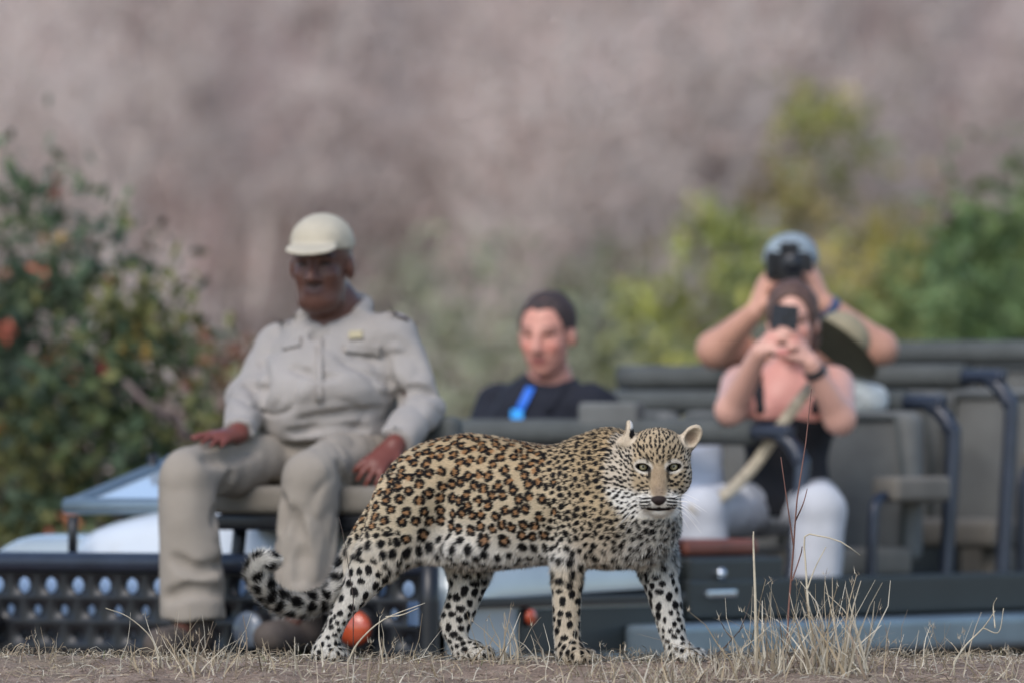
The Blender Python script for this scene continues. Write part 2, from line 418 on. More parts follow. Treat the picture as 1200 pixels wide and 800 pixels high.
for i, y in enumerate(yy):
    half = .056*y+1.5; x = ((i*.618034) % 1*2-1)*half+g.normal(0, .4)
    bk = int(g.choice([0, 1, 2, 3], p=[.32, .20, .32, .16])); kind = ('mauve grey', 'warm brown', 'pale grey', 'dark grey')[bk]
    place_tree(int(g.integers(0, 4)), x, y, g.uniform(.42, .72)*(y/80)**.5, g.uniform(0, 6.28), BARK[bk], 'leafless tree with %s bark in the blurred woodland on the slope' % kind, (g.normal(0, .14), g.normal(0, .14)), kind+' leafless trees on the slope')
for (px, y, s, lab, tl) in ((133, 55, .46, 'slim pale upright tree trunk standing behind the dark flowering shrub', .0), (262, 57, .42, 'slim pale leaning tree behind the man in the pale cap', .30), (752, 56, .42, 'slim pale slanting tree behind the man in the navy shirt', -.2),
        (693, 58, .38, 'slim pale tree beside the slanting pale tree', .05), (935, 57, .44, 'slim pale tree behind the man holding the camera', .02)):
    x = (px-600)*y/FPX; place_tree(int(g.integers(0, 4)), x, y, s, g.uniform(0, 6), BARK[2], lab, (0, tl), 'pale trees on the slope')

def shrub(name, label, x, y, w, h, nleaf, lsize, palette, seed, stemcol=BARK[3], extra=None, group=None, lift=0.0):
    """w: crown radius, h: height; leaves in many clumps spread through an uneven crown"""
    g = np.random.default_rng(seed); z0 = float(gz(x, y))-.05
    t = thing(name, label, 'shrub', (x, y, z0), 0, group)
    nc = 46; ang = g.random(nc)*6.28; rr = np.sqrt(g.random(nc))*w*.85; hz = (lift+(1-lift)*g.random(nc)**.8)*h*(1-.45*(rr/w)**2)
    cc = np.stack([np.cos(ang)*rr, np.sin(ang)*rr, hz], 1)
    tubes = []
    for c in cc[:26]:
        b = np.array([c[0]*.12, c[1]*.12, 0]); m = (b+c)/2+g.normal(0, .06*w, 3); tubes.append((bezier([b, m, c], 6), np.linspace(.016, .005, len(bezier([b, m, c], 6)))))
    link('stems', tubes_mesh('shrub_stems', tubes, 5), stemcol, t, False)
    cl = g.integers(0, nc, nleaf); cs = (.13+.16*g.random(nc))*min(w, h)*.9
    p = cc[cl]+g.normal(0, 1, (nleaf, 3))*cs[cl][:, None]*np.array([1, 1, .8])
    p[:, 2] = np.abs(p[:, 2])+.02
    pal = np.array([srgb(*c) for c in palette]); shade = g.integers(0, len(pal), nc)[cl]; mixr = g.random(nleaf) < .35
    shade = np.where(mixr, g.integers(0, len(pal), nleaf), shade)
    cols = pal[shade]*(.75+.5*g.random(nleaf))[:, None]
    fo = link('crown', leaves_mesh('shrub_leaves', p, lsize, g, cols=cols), LEAF, t, False); fo['kind'] = 'stuff'
    if extra:
        n, sz, pal2 = extra; k = g.integers(0, nc, n); cen = cc[k]*np.array([1.25, 1.25, 1.06])+g.normal(0, .12, (n, 3))*min(1, w)
        q = np.repeat(cen, 14, 0)+g.normal(0, sz*.6, (n*14, 3)); pc = np.array([srgb(*c) for c in pal2])[g.integers(0, len(pal2), n)]
        fl = link('blossoms', leaves_mesh('shrub_blossoms', q, sz*.7, g, cols=np.repeat(pc, 14, 0)), LEAF, t, False); fl['kind'] = 'stuff'
    return t
LEAF = material('leaf', (1, 1, 1), .6, attr='Col', spec=.3)
LEAF.node_tree.nodes['Principled BSDF'].inputs['Subsurface Weight'].default_value = 0
def at(px, Y): return (px-600)*Y/FPX
DG = [(68, 84, 62), (82, 98, 70), (58, 72, 58), (100, 110, 76)]
FLW = [(184, 100, 78), (200, 126, 92), (150, 66, 58), (182, 148, 80)]
shrub('flowering_shrub', 'dense dark green shrub with red and orange flowers behind the bonnet', at(5, 34.5), 34.5, .62, 2.62, 10500, .036, DG, 1, extra=(90, .030, FLW))
low_shrub = shrub('flowering_shrub', 'low dark shrub with a few orange flowers, behind the folded windscreen', at(150, 33.6), 33.6, .52, 1.95, 9000, .034, [(62, 78, 56), (84, 96, 62), (104, 104, 62), (52, 64, 50)], 2, extra=(56, .028, FLW))
shrub('leafy_shrub', 'yellowing shrub with rusty leaves beside the tracker seat', at(250, 35.5), 35.5, .42, 1.85, 4600, .034, [(112, 112, 70), (140, 124, 70), (84, 92, 62), (134, 88, 66)], 3, extra=(18, .022, FLW))
shrub('leafy_shrub', 'bright green low bush at the foot of the flowering shrub', at(40, 32.6), 32.6, .40, .75, 4500, .030, [(84, 112, 60), (98, 122, 66), (70, 96, 56)], 4)
shrub('leafy_shrub', 'grey green bush behind the man in the navy shirt', at(600, 47), 47, .85, 2.35, 2700, .05, [(140, 142, 116), (150, 150, 120), (130, 134, 110)], 5)
shrub('leafy_shrub', 'soft green bush between the two seated men', at(515, 52), 52, .7, 2.3, 2200, .05, [(142, 142, 120), (134, 136, 114), (150, 146, 124)], 6)
shrub('leafy_shrub', 'yellow-green bush behind the empty seat rails', at(850, 45), 45, .55, 2.55, 6500, .045, [(146, 150, 76), (132, 140, 80), (124, 132, 84), (162, 158, 78)], 7)
shrub('leafy_shrub', 'tall yellow leaved bush behind the raised camera', at(985, 49), 49, .75, 3.15, 4600, .048, [(164, 152, 78), (140, 140, 78), (118, 124, 78), (156, 140, 94)], 8)
shrub('leafy_shrub', 'olive green bush behind the rear seat bars', at(1090, 43), 43, .70, 2.6, 7000, .045, [(118, 128, 76), (130, 134, 80), (104, 116, 72)], 9)
shrub('leafy_shrub', 'dense mid green bush at the end of the rear seats', at(1190, 40.5), 40.5, .60, 2.65, 8500, .045, [(92, 114, 72), (106, 124, 76), (80, 102, 66)], 10)
shrub('leafy_shrub', 'small green bush behind the middle seat bar', at(735, 55), 55, .65, 2.3, 2600, .05, [(120, 128, 98), (132, 130, 104), (130, 138, 94)], 11)

br_ = bezier([P(146, 446, 32.9), P(176, 476, 32.9), P(204, 494, 33.0), P(226, 520, 33.1), P(240, 580, 33.3), [P(240, 580, 33.3)[0], 33.4, -.95]], 24)
link('bare_branch', tube_mesh('bare_branch', br_, np.linspace(.009, .014, len(br_)), 7), BARK[3], low_shrub)
br_ = bezier([P(212, 500, 33.0), P(216, 535, 33.1), P(214, 575, 33.2)], 8); link('bare_branch', tube_mesh('bare_branch', br_, np.linspace(.009, .005, len(br_)), 7), BARK[3], low_shrub)

# ------------------------------------------------------------------ the leopard
LP = P                                      # traced at its own distance, 25 m
def axis_y(px): return 25.0-0.466*(px-580)/465.0
def zpx(py, Y=25.0): return CAMZ+(HORIZON-py)*Y/FPX
def xpx(px, Y=25.0): return (px-600.0)*Y/FPX

def build_leopard():
    F = Field((-0.70, 24.50, -0.02), (0.53, 25.30, 0.66), 0.0034)
    # torso: px, top, bottom, half width
    t = smooth_table([(437, 592, 640, .035), (445, 567, 655, .062), (460, 546, 660, .088), (480, 527, 656, .10), (500, 517, 646, .106), (520, 512, 643, .108),
        (548, 507, 650, .110), (580, 511, 654, .118), (620, 519, 656, .124), (656, 524, 656, .124), (684, 511, 655, .12), (700, 503, 656, .118),
        (716, 501, 654, .118), (740, 512, 653, .112), (765, 552, 648, .10), (785, 578, 636, .07), (792, 592, 622, .035)], 5)
    px = t[0]; cy = axis_y(px); 
    F.loft_x(xpx(px), zpx(t[1]), zpx(t[2]), t[3]*1.08, cy, 0.0, 2.15)
    def leg(rows, y_of, k=0.03, sig=5):
        r = smooth_table(rows, sig); py = r[0][::-1]
        F.loft_z(zpx(py), xpx(r[1][::-1]+1), xpx(r[2][::-1]-1), r[3][::-1], np.array([y_of(q) for q in py]), k)
    yn = axis_y(472)-.075
    leg([(556, 462, 520, .03), (575, 446, 524, .05), (600, 434, 519, .058), (630, 421, 505, .06), (650, 412, 487, .058), (670, 405, 467, .05), (690, 399, 447, .042), (705, 391, 431, .036),
         (720, 385, 414, .031), (736, 378, 404, .029), (756, 369, 398, .028), (774, 364, 394, .03)], lambda py: yn-.01, .05)
    yf = axis_y(545)+.085
    leg([(590, 490, 560, .05), (640, 512, 582, .058), (655, 519, 579, .055), (672, 523, 577, .05), (690, 525, 570, .043), (705, 521, 564, .036), (718, 516, 559, .033),
         (732, 514, 553, .031), (742, 517, 549, .030), (756, 524, 549, .029), (773, 532, 554, .03)], lambda py: yf, .03, 3.5)
    ynf = axis_y(665)-.085
    leg([(570, 664, 700, .03), (590, 654, 700, .045), (612, 647, 694, .05), (632, 643, 688, .049), (656, 645, 684, .045), (688, 646, 682, .040), (720, 647, 680, .037), (744, 648, 680, .035),
         (762, 650, 682, .036), (776, 651, 685, .037)], lambda py: ynf, .035)
    yff = axis_y(748)+.055
    leg([(585, 745, 782, .04), (610, 738, 788, .05), (632, 738, 790, .052), (656, 743, 793, .05), (680, 751, 796, .046), (704, 759, 799, .042), (728, 767, 802, .038), (750, 774, 805, .036),
         (772, 782, 810, .037)], lambda py: yff, .03)
    # muscle masses: shoulder, thigh, elbow
    F.ell(P(672, 600, ynf+.012), (.062, .045, .10), .05)
    F.ell(P(752, 610, axis_y(752)-.02), (.075, .09, .075), .06)
    F.ell(P(485, 590, yn+.02), (.085, .05, .11), .06)
    F.ell(P(560, 640, axis_y(560)+.0), (.14, .10, .04), .05)
    # paws: pad plus four toes each
    def paw(px, y, w=.040, lx=.05, dx=.0, fw=(0.9, -.42)):
        c = P(px, 775, y); c[2] = .022
        F.ell(c+np.array([dx*.3, 0, .004]), (lx*.9, w, .026), .02)
        fx, fy = unit(fw); sx, sy = -fy, fx
        for i, o in enumerate((-.75, -.27, .27, .75)):
            r = lx*(1.02 if i in (1, 2) else .82)
            F.ell(c+np.array([fx*r+sx*o*w, fy*r+sy*o*w, -.004]), (.020, .017, .018), .008)
    paw(382, yn-.012, .034, .034); paw(552, yf-.01, .036, .040); paw(670, ynf-.02, .040, .038); paw(800, yff-.02, .040, .036)
    # hollows: behind the shoulder, before the thigh, neck to shoulder
    for (a, b, d0), (c, e, d1), rr in (((650, 552, .138), (645, 636, .122), .014), ((524, 570, .122), (507, 640, .105), .014), ((700, 545, .135), (716, 600, .14), .010)):
        F.cone(P(a, b, axis_y(a)-d0), P(c, e, axis_y(c)-d1), rr, rr, .055, mode='c')
    # neck
    hy = 24.70                                # depth of the eyes
    F.cone(P(690, 575, axis_y(690)-.01), P(760, 552, hy+.085), .118, .082, .06)
    F.cone(P(715, 610, axis_y(715)-.02), P(762, 590, hy+.09), .09, .055, .06)
    F.ell(P(733, 590, axis_y(733)-.06), (.05, .07, .07), .05)
    # tail: hangs from the rump, then sweeps out and curls up
    tp = [(462, 578, .0), (438, 610, .01), (416, 645, .03), (404, 676, .03), (390, 696, .02), (372, 705, .0), (352, 709, -.02), (334, 706, -.03), (318, 697, -.04), (306, 683, -.05), (301, 669, -.05), (306, 659, -.05), (317, 656, -.05)]
    tc = bezier([P(a, b, axis_y(440)+c) for a, b, c in tp], 72)
    tr = np.interp(np.linspace(0, 1, len(tc)), [0, .15, .4, .8, .95, 1], [.034, .027, .0215, .022, .0225, .016])
    for i in range(0, len(tc)-2, 2): F.cone(tc[i], tc[i+2], tr[i], tr[i+2], .012)
    # head; local frame: u right, v up, w towards the camera, origin between the eyes
    HO = P(771.5, 546, hy)
    pitch = math.radians(7)
    U = np.array([1, 0, 0.]); V = np.array([0, -math.sin(pitch), math.cos(pitch)]); W = np.array([0, -math.cos(pitch), -math.sin(pitch)])
    HB = np.array([U, V, W])
    L = lambda u, v, w: HO+U*u+V*v+W*w
    F.ell(L(0, .020, -.062), (.075, .066, .085), .03, HB)
    F.ell(L(0, .040, -.022), (.050, .042, .040), .03, HB)
    for s in (-1, 1):
        F.ell(L(s*.043, -.030, -.034), (.040, .046, .046), .03, HB)
        F.ell(L(s*.036, .008, -.014), (.032, .020, .024), .02, HB)
        F.ell(L(s*.021, -.084, .034), (.028, .021, .031), .012, HB)
        F.ell(L(s*.030, -.040, -.002), (.022, .030, .022), .02, HB)
    F.cone(L(0, .012, .000), L(0, -.064, .050), .0185, .0175, .022, (U, 1.1))
    F.ell(L(0, -.092, -.005), (.042, .030, .045), .025, HB)
    F.ell(L(0, -.108, .026), (.021, .013, .022), .010, HB)
    F.ell(L(0, -.076, .061), (.018, .011, .013), .005, HB)      # nose pad
    F.cone(L(-.03, -.1005, .060), L(.03, -.1005, .060), .004, .004, .006, mode='c')   # mouth line
    F.cone(L(0, -.088, .074), L(0, -.1, .070), .0022, .0022, .004, mode='c')
    for s in (-1, 1):
        F.ell(L(s*.038, -.001, .010), (.0145, .0088, .014), .006, HB, mode='c')    # eye sockets
    # ears: cups
    def ear(c, n, up, r, th, back):
        n = unit(n); f = frame(n, up)
        F.ell(c, (r*.76, r*1.10, th), .012, f)
        F.cone(c-f[1]*r*.7, L(*back), r*.55, r*.62, .02)
        F.ell(c+n*(th*.95)+f[1]*r*.05, (r*.66, r*.88, th*1.15), .004, f, mode='c')
    ear(L(.083, .068, -.050), U*.30+W*.90-V*.12, V*.78+U*.66, .031, .015, (.055, .03, -.055))
    ear(L(-.076, .076, -.052), U*-.92+W*.02+V*.15, V*.92-U*.30-W*.1, .030, .014, (-.055, .03, -.06))
    v, q = F.mesh(1)
    n = vnormals(v, q)
    # ---------------- where on the animal is each point
    HOa = HO
    tkd = kdtree.KDTree(len(tc))
    for i, p in enumerate(tc): tkd.insert(p, i)
    tkd.balance()
    def regions(p):
        pxx = 600+p[:, 0]*FPX/p[:, 1]; pyy = HORIZON-(p[:, 2]-CAMZ)*FPX/p[:, 1]
        d = p-HOa; hu, hv, hw = d@U, d@V, d@W
        head = smoothstep(.152, .128, np.sqrt(hu**2+(hv+.012)**2+hw**2))*smoothstep(-.125, -.075, hw)*smoothstep(-.135, -.122, hv)
        tail = (pxx < 402) & (pyy < 722) & (pxx < 402-(pyy-690)*.62) & (pyy > 640) | ((pxx < 345) & (pyy < 740))
        head = np.maximum(head, (hv > .05)*(np.abs(hu) > .045)*(np.abs(hu) < .13)*(hw > -.1)*(np.sqrt((np.abs(hu)-.08)**2+(hv-.07)**2+(hw+.05)**2) < .055))
        torso = smooth_table([(437, 592, 640), (460, 546, 660), (520, 512, 643), (580, 511, 654), (656, 524, 656), (700, 509, 656), (740, 522, 653), (792, 560, 648)], 4)
        top = np.interp(pxx, torso[0], torso[1]); bot = np.interp(pxx, torso[0], torso[2])
        hgt = np.clip((bot-pyy)/(bot-top), -1.5, 1.2)          # 0 belly, 1 back, < 0 legs
        return pxx, pyy, hu, hv, hw, head, tail, hgt
    # ---------------- spots: a Poisson spread over the hide with local size
    def spot_size(pxx, pyy, head, tail, hgt, hv):
        R = np.full(len(pxx), .0146)                            # rosettes on flank
        R = np.where(pxx < 500, .0138, R); R = np.where(hgt > .86, .0128, R)
        front = smoothstep(632, 668, pxx); R = R*(1-front)+.0122*front
        R = np.where((hgt < .20) & (pxx < 640), .0190, R)
        R = np.where((hgt < .06), .0185, R)
        R = np.where((hgt < -.35), .0155, R); R = np.where(hgt < -.72, .0112, R)
        R = np.where((pxx < 470) & (pyy > 625), .0165, R); R = np.where((pxx < 430) & (pyy > 715), .0108, R)
        R = np.where((pxx > 735) & (hgt < .05) & (hgt > -.5), .0150, R)
        R = R*(1-head)+head*np.where(hv > .0, .0062, .0066)
        R = np.where(tail, .0205, R)
        return R
    cand = rng.permutation(len(v))[:60000]
    rc = regions(v[cand]); Rc = spot_size(rc[0], rc[1], rc[5], rc[6], rc[7], rc[3])
    sel = []
    isros = (rc[7] > .13) & (rng.random(len(cand)) > smoothstep(628, 662, rc[0])) & (rc[5] < .3) & ~rc[6] & ~((rc[0] < 470) & (rc[1] > 618))
    Fk = np.where(isros, .89, .69); Fk = np.where(rc[5] > .5, .66, Fk)
    cell = {}; cs = .045
    small = np.zeros(len(cand), bool)
    for fill in (False, True):                  # first the spots proper, then small ones in the gaps between them
        for i, ci in enumerate(cand):
            if fill and (rc[5][i] > .4 or rc[7][i] < .18 or isros[i]): continue
            p = v[ci]; R = Rc[i]*Fk[i]*(.40 if fill else 1); key = (int(p[0]/cs+100), int(p[1]/cs), int(p[2]/cs+100)); ok = True
            for a in (-1, 0, 1):
                for b in (-1, 0, 1):
                    for c in (-1, 0, 1):
                        for (qx, qy, qz, qr) in cell.get((key[0]+a, key[1]+b, key[2]+c), ()):
                            rr = R+qr*(1.02 if fill else 1)
                            if (qx-p[0])**2+(qy-p[1])**2+(qz-p[2])**2 < rr*rr: ok = False; break
                        if not ok: break
                    if not ok: break
                if not ok: break
            if ok:
                cell.setdefault(key, []).append((p[0], p[1], p[2], R)); sel.append(i)
                if fill: small[i] = True; isros[i] = False; Rc[i] *= .46
    sel = np.array(sel); sp = v[cand[sel]]; sn = n[cand[sel]]; sR = Rc[sel]
    rs = [a[sel] for a in rc]; ns = len(sel)
    vkd = kdtree.KDTree(len(v))                  # even out the spacing
    for i in range(len(v)): vkd.insert(v[i], i)
    vkd.balance(); sF = sR*Fk[sel]
    for it in range(9):
        kd_ = kdtree.KDTree(ns)
        for i in range(ns): kd_.insert(sp[i], i)
        kd_.balance(); new = sp.copy()
        for i in range(ns):
            mv = np.zeros(3)
            for co, j, dd in kd_.find_n(sp[i], 8)[1:]:
                want = 1.22*(sF[i]+sF[j])
                if dd < want: mv += (sp[i]-sp[j])/max(dd, 1e-5)*(want-dd)*.22
            if rs[5][i] < .4:
                k = vkd.find(sp[i]+mv)[1]; new[i] = v[k]; sn[i] = n[k]
        sp = new
    # flow of the coat
    def flow(p, nn, r):
        pxx, pyy, hu, hv, hw, head, tail, hgt = r
        f = np.tile(np.array([-.85, .40, -.22]), (len(p), 1))
        lg = smoothstep(.25, -.15, hgt)[:, None]; f = f*(1-lg)+np.array([-.12, .05, -1.0])*lg
        hd = np.stack([hu, hu*0, hu*0], 1)*0+U*(hu*7)[:, None]+V*((hv+.045)*7)[:, None]-W*.5
        f = f*(1-head[:, None])+hd*head[:, None]
        ti = np.where(tail)[0]
        if len(ti):
            T = np.gradient(tc, axis=0); T /= np.linalg.norm(T, axis=1)[:, None]
            f[ti] = T[[tkd.find(p[i])[1] for i in ti]]
        f = f-nn*(f*nn).sum(1)[:, None]
        return f/np.maximum(np.linalg.norm(f, axis=1), 1e-6)[:, None]
    st = flow(sp, sn, rs); sb = np.cross(sn, st)
    ros = isros[sel]
    nb = np.where(ros, rng.integers(4, 6, ns), 1)
    ph = rng.random((ns, 5))*.7+np.arange(5)[None, :]*2*np.pi/nb[:, None]+rng.random(ns)[:, None]*6.28
    bw = .33+.09*rng.random((ns, 5)); brad = np.where(ros, .69, 0)[:, None]*(.92+.2*rng.random((ns, 5)))
    gone = (np.arange(5)[None, :] >= nb[:, None]) | (ros[:, None] & (rng.random((ns, 5)) < .04))
    solid_r = np.where(rs[6], .68, np.where(rs[5] > .5, .68, .62))*(.84+.34*rng.random(ns))
    el = np.where(ros, 1.0, .80+.5*rng.random(ns)); el = np.where(rs[5] > .5, 1.35, el)
    skd = kdtree.KDTree(ns)
    for i in range(ns): skd.insert(sp[i], i)
    skd.balance()
    tawny, cream, white, black, core = srgb(190, 159, 112), srgb(206, 191, 163), srgb(220, 216, 206), srgb(15, 12, 12), srgb(162, 112, 64)
    def paint(p, nn):
        r = regions(p); pxx, pyy, hu, hv, hw, head, tail, hgt = r
        N = len(p); jit = np.stack([noise3(p*70+k*9) for k in range(3)], 1)*.0022
        pj = p+jit
        near = np.array([[e[1] for e in skd.find_n(x, 3)] for x in pj])
        dark = np.zeros(N); inner = np.zeros(N)
        for j in range(3):
            s = near[:, j]; d = pj-sp[s]; a = (d*st[s]).sum(1)/sR[s]/el[s]; b = (d*sb[s]).sum(1)/sR[s]*el[s]
            rr = np.sqrt(a*a+b*b); isr = ros[s]
            for k in range(5):
                ca, cb = np.cos(ph[s, k])*brad[s, k], np.sin(ph[s, k])*brad[s, k]
                da, db = a-ca, b-cb
                tx, ty = -np.sin(ph[s, k]), np.cos(ph[s, k])
                al = da*tx+db*ty; ra = da*ty-db*tx
                w = np.where(isr, bw[s, k], solid_r[s]); wl_ = np.where(isr, w*1.45, w)
                q = np.sqrt((al/wl_)**2+(ra/w)**2)
                dk = smoothstep(1.16, .84, q)*~gone[s, k]
                dark = np.maximum(dark, dk)
            inner = np.maximum(inner, np.where(isr, smoothstep(.95, .55, rr), 0))
        up = smoothstep(.25, 1.0, hgt)[:, None]
        base = white+(cream-white)*smoothstep(-.02, .42, hgt)[:, None]
        base = base+(tawny-base)*up*.62
        leg = smoothstep(.05, -.12, hgt)[:, None]
        outer = smoothstep(.0, -.6, nn[:, 1])[:, None]
        base = base*(1-leg)+leg*(white+(srgb(204, 182, 146)-white)*(.5*outer*smoothstep(740, 655, pxx)[:, None]*smoothstep(600, 640, pxx)[:, None]+.10))
        th = (smoothstep(520, 470, pxx)*smoothstep(-.9, -.1, hgt))[:, None]; base = base*(1-th*.5)+th*.5*cream
        nf = (smoothstep(655, 690, pxx)*(1-head)*smoothstep(760, 700, pxx))[:, None]; base = base*(1-nf*.35)+nf*.35*tawny
        ch = (smoothstep(720, 752, pxx)*smoothstep(575, 600, pyy)*(1-head))[:, None]; base = base*(1-ch*.75)+ch*.75*white
        tl = tail[:, None]; base = np.where(tl, white*.95, base)
        base = base*(1+.10*noise3(p*22)[:, None]+.05*noise3(p*55)[:, None])
        col = base+(core-base)*(inner*.85)[:, None]
        dark *= (1-.0*head)
        # ---- face
        au = np.abs(hu); front_ = smoothstep(-.055, -.03, hw)
        hb = srgb(182, 162, 132)+(white-srgb(182, 162, 132))*np.clip(smoothstep(-.045, -.075, hv)+smoothstep(.055, .075, au)*.35, 0, 1)[:, None]
        hb = hb+(srgb(154, 134, 108)-hb)*(smoothstep(.024, .012, au)*smoothstep(.018, -.01, hv)*smoothstep(-.075, -.060, hv))[:, None]
        hb = hb+(srgb(118, 104, 92)-hb)*(.55*smoothstep(.015, .006, au)*smoothstep(-.035, -.055, hv)*smoothstep(-.075, -.068, hv)*front_)[:, None]
        spotless = np.maximum(smoothstep(.024, .017, au)*smoothstep(.02, .0, hv), smoothstep(-.060, -.072, hv)*smoothstep(.055, .045, au))*front_
        fd = dark*(1-spotless)
        ex, ey = au-.038, hv
        eyeang = ex*.97+ey*-.12, ey*.97+ex*.16-.0
        q = np.sqrt((eyeang[0]/.0165)**2+((hv-ex*.12)/.0095)**2)
        lid = smoothstep(1.28, 1.05, q)
        wq = np.sqrt((ex/.024)**2+((hv-.002)/.019)**2); wr = smoothstep(1.15, .8, wq)*front_
        hb = hb+(white-hb)*(np.clip(wr, 0, 1)*.62)[:, None]; fd = fd*(1-wr)
        tear = smoothstep(.0055, .003, np.abs(au-(.0225+(hv+.012)*-.05)))*smoothstep(.004, -.004, hv)*smoothstep(-.04, -.022, hv)
        brow = smoothstep(.0045, .0022, np.abs(au-(.027+(hv-.012)*.10)))*smoothstep(.008, .013, hv)*smoothstep(.037, .03, hv)
        fd = np.maximum.reduce([fd, lid*front_, .9*tear*front_, .8*brow*front_])
        for kk in range(4):                                    # whisker rows
            vv = -.071-.0078*kk+(au-.02)*-.16
            fd = np.maximum(fd, 1.0*smoothstep(.0034, .0018, np.abs(hv-vv))*smoothstep(.016, .021, au)*smoothstep(.050, .044, au)*smoothstep(.0, .012, hw))
        nose = smoothstep(1.15, .9, np.sqrt((hu/(.021*np.clip(1+(hv+.073)*30, .30, 1.1)))**2+((hv+.077)/.0125)**2))*smoothstep(.042, .048, hw)
        mouth = smoothstep(.0068-.06*np.clip(au, 0, .05), .0045-.06*np.clip(au, 0, .05), np.abs(hv+.1000-au*.02))*smoothstep(.036, .027, au)*smoothstep(.01, .02, hw)
        mouth = np.maximum(mouth, smoothstep(.0018, .0009, au)*smoothstep(-.103, -.098, hv)*smoothstep(-.084, -.088, hv)*smoothstep(.03, .04, hw))
        # ears
        er = np.sqrt((hu-.080)**2+(hv-.066)**2+(hw+.050)**2); el_ = np.sqrt((hu+.076)**2+(hv-.076)**2+(hw+.052)**2)
        earm = np.maximum(smoothstep(.044, .034, er), smoothstep(.044, .034, el_))*smoothstep(.035, .048, hv)*smoothstep(.045, .06, au)
        nrm_open = np.where(hu > 0, (nn@unit(U*.3+W*.9-V*.12)), (nn@unit(U*-.92+W*.02+V*.15)))
        earc = np.where((nrm_open > -.35)[:, None], srgb(204, 188, 164)-(srgb(204, 188, 164)-srgb(128, 106, 86))*(.8*smoothstep(.026, .008, np.minimum(er, el_)))[:, None], srgb(18, 15, 15))
        tipw = (smoothstep(.085, .093, hv)*(nrm_open <= -.35))[:, None]; earc = earc*(1-tipw)+tipw*srgb(225, 222, 216)
        hb = hb*(1+.08*noise3(p*90)[:, None])
        hc = hb*(1-fd[:, None])+black*fd[:, None]
        hc = hc*(1-nose[:, None])+srgb(44, 34, 32)*nose[:, None]
        hc = hc*(1-mouth[:, None])+srgb(30, 22, 20)*mouth[:, None]
        hc = hc*(1-earm[:, None])+earc*earm[:, None]
        bc = col*(1-dark[:, None])+black*dark[:, None]
        return np.clip(bc*(1-head[:, None])+hc*head[:, None], 0, 1), r, np.maximum(lid*front_, np.maximum(nose, mouth))*head, earm*head
    cols, reg, bare, earm = paint(v, n)
    root = thing('leopard', 'spotted leopard walking on the dry bank with its face turned to the viewer', 'leopard', (P(590, 775, 25.0)[0], 25.0, 0))
    skin = material('leopard_skin', (1, 1, 1), .75, attr='Col', bump=.25, bscale=220, spec=.25)
    body = link('body', npmesh('leopard_body', v, q, True, cols), skin, root)
    # ---------------- fur: one small blade per hair, coloured by the hide at its root
    tri = np.concatenate([q[:, [0, 1, 2]], q[:, [0, 2, 3]]])
    ar_ = np.linalg.norm(np.cross(v[tri[:, 1]]-v[tri[:, 0]], v[tri[:, 2]]-v[tri[:, 0]]), axis=1)
    NH = 520000
    ti = rng.choice(len(tri), NH, p=ar_/ar_.sum()); a = rng.random((NH, 2)); fl = a.sum(1) > 1; a[fl] = 1-a[fl]
    w0 = 1-a.sum(1)
    tv = tri[ti]; pr = v[tv[:, 0]]*w0[:, None]+v[tv[:, 1]]*a[:, :1]+v[tv[:, 2]]*a[:, 1:]
    nr = n[tv[:, 0]]*w0[:, None]+n[tv[:, 1]]*a[:, :1]+n[tv[:, 2]]*a[:, 1:]; nr /= np.maximum(np.linalg.norm(nr, axis=1), 1e-6)[:, None]
    vis = nr[:, 1] < .45                                     # far-side hair the photograph cannot show is thinned
    keep = vis | (rng.random(NH) < .35); pr, nr = pr[keep], nr[keep]
    hc, r, bare, earm = paint(pr, nr)
    nd = pr-L(0, -.070, .066); kp = (bare < .25) & ((nd@U/.017)**2+(nd@V/.011)**2+(nd@W/.03)**2 > 1)
    pr, nr, hc, bare, earm = pr[kp], nr[kp], hc[kp], bare[kp], earm[kp]; r = [q_[kp] for q_ in r]
    fl_ = flow(pr, nr, r); pxx, pyy, hu, hv, hw, head, tail, hgt = r; M = len(pr)
    Lh = np.full(M, .0088)
    belly = smoothstep(.22, .0, hgt)*smoothstep(-.3, -.12, hgt)*(1-head); Lh += .011*belly
    chest = smoothstep(700, 740, pxx)*smoothstep(560, 590, pyy)*smoothstep(670, 640, pyy)*(1-head); Lh += .005*chest
    Lh = np.where(hgt < -.25, .0080, Lh)
    Lh = Lh*(1-head)+head*(.0050+.004*smoothstep(-.02, -.07, hw)); Lh = np.where(tail, .021, Lh)
    Lh *= (.7+.6*rng.random(M))*(1-.8*bare)*(1-.45*earm)
    lift = np.where(tail, .55, .26+.14*belly+.14*chest)*(1-.55*head*smoothstep(-.06, -.02, hw))
    rj = rng.normal(0, 1, (M, 3))*(.16+.16*belly+.1*tail+.1*chest)[:, None]
    dirn = fl_+nr*lift[:, None]+rj; dirn[:, 2] -= .35*belly; dirn /= np.linalg.norm(dirn, axis=1)[:, None]
    sd = np.cross(nr, dirn); sd /= np.maximum(np.linalg.norm(sd, axis=1), 1e-6)[:, None]
    wd = (.00062+.0002*rng.random(M))[:, None]*np.where(head > .5, .75, 1)[:, None]
    base = pr-nr*.0008
    hv3 = np.stack([base-sd*wd, base+sd*wd, pr+dirn*Lh[:, None]+nr*.0006], 1).reshape(-1, 3)
    ii = np.arange(M*3).reshape(-1, 3)
    br = (.74+.46*rng.random(M))[:, None]; hcol = np.clip(hc*br, 0, 1)
    hcol3 = np.stack([hcol*.80, hcol*.86, np.clip(hcol*1.08, 0, 1)], 1).reshape(-1, 3)
    furm = material('leopard_fur', (1, 1, 1), .65, attr='Col', spec=.2)
    fur = link('fur', npmesh('leopard_fur', hv3, ii, False, hcol3), furm, root); fur['kind'] = 'stuff'
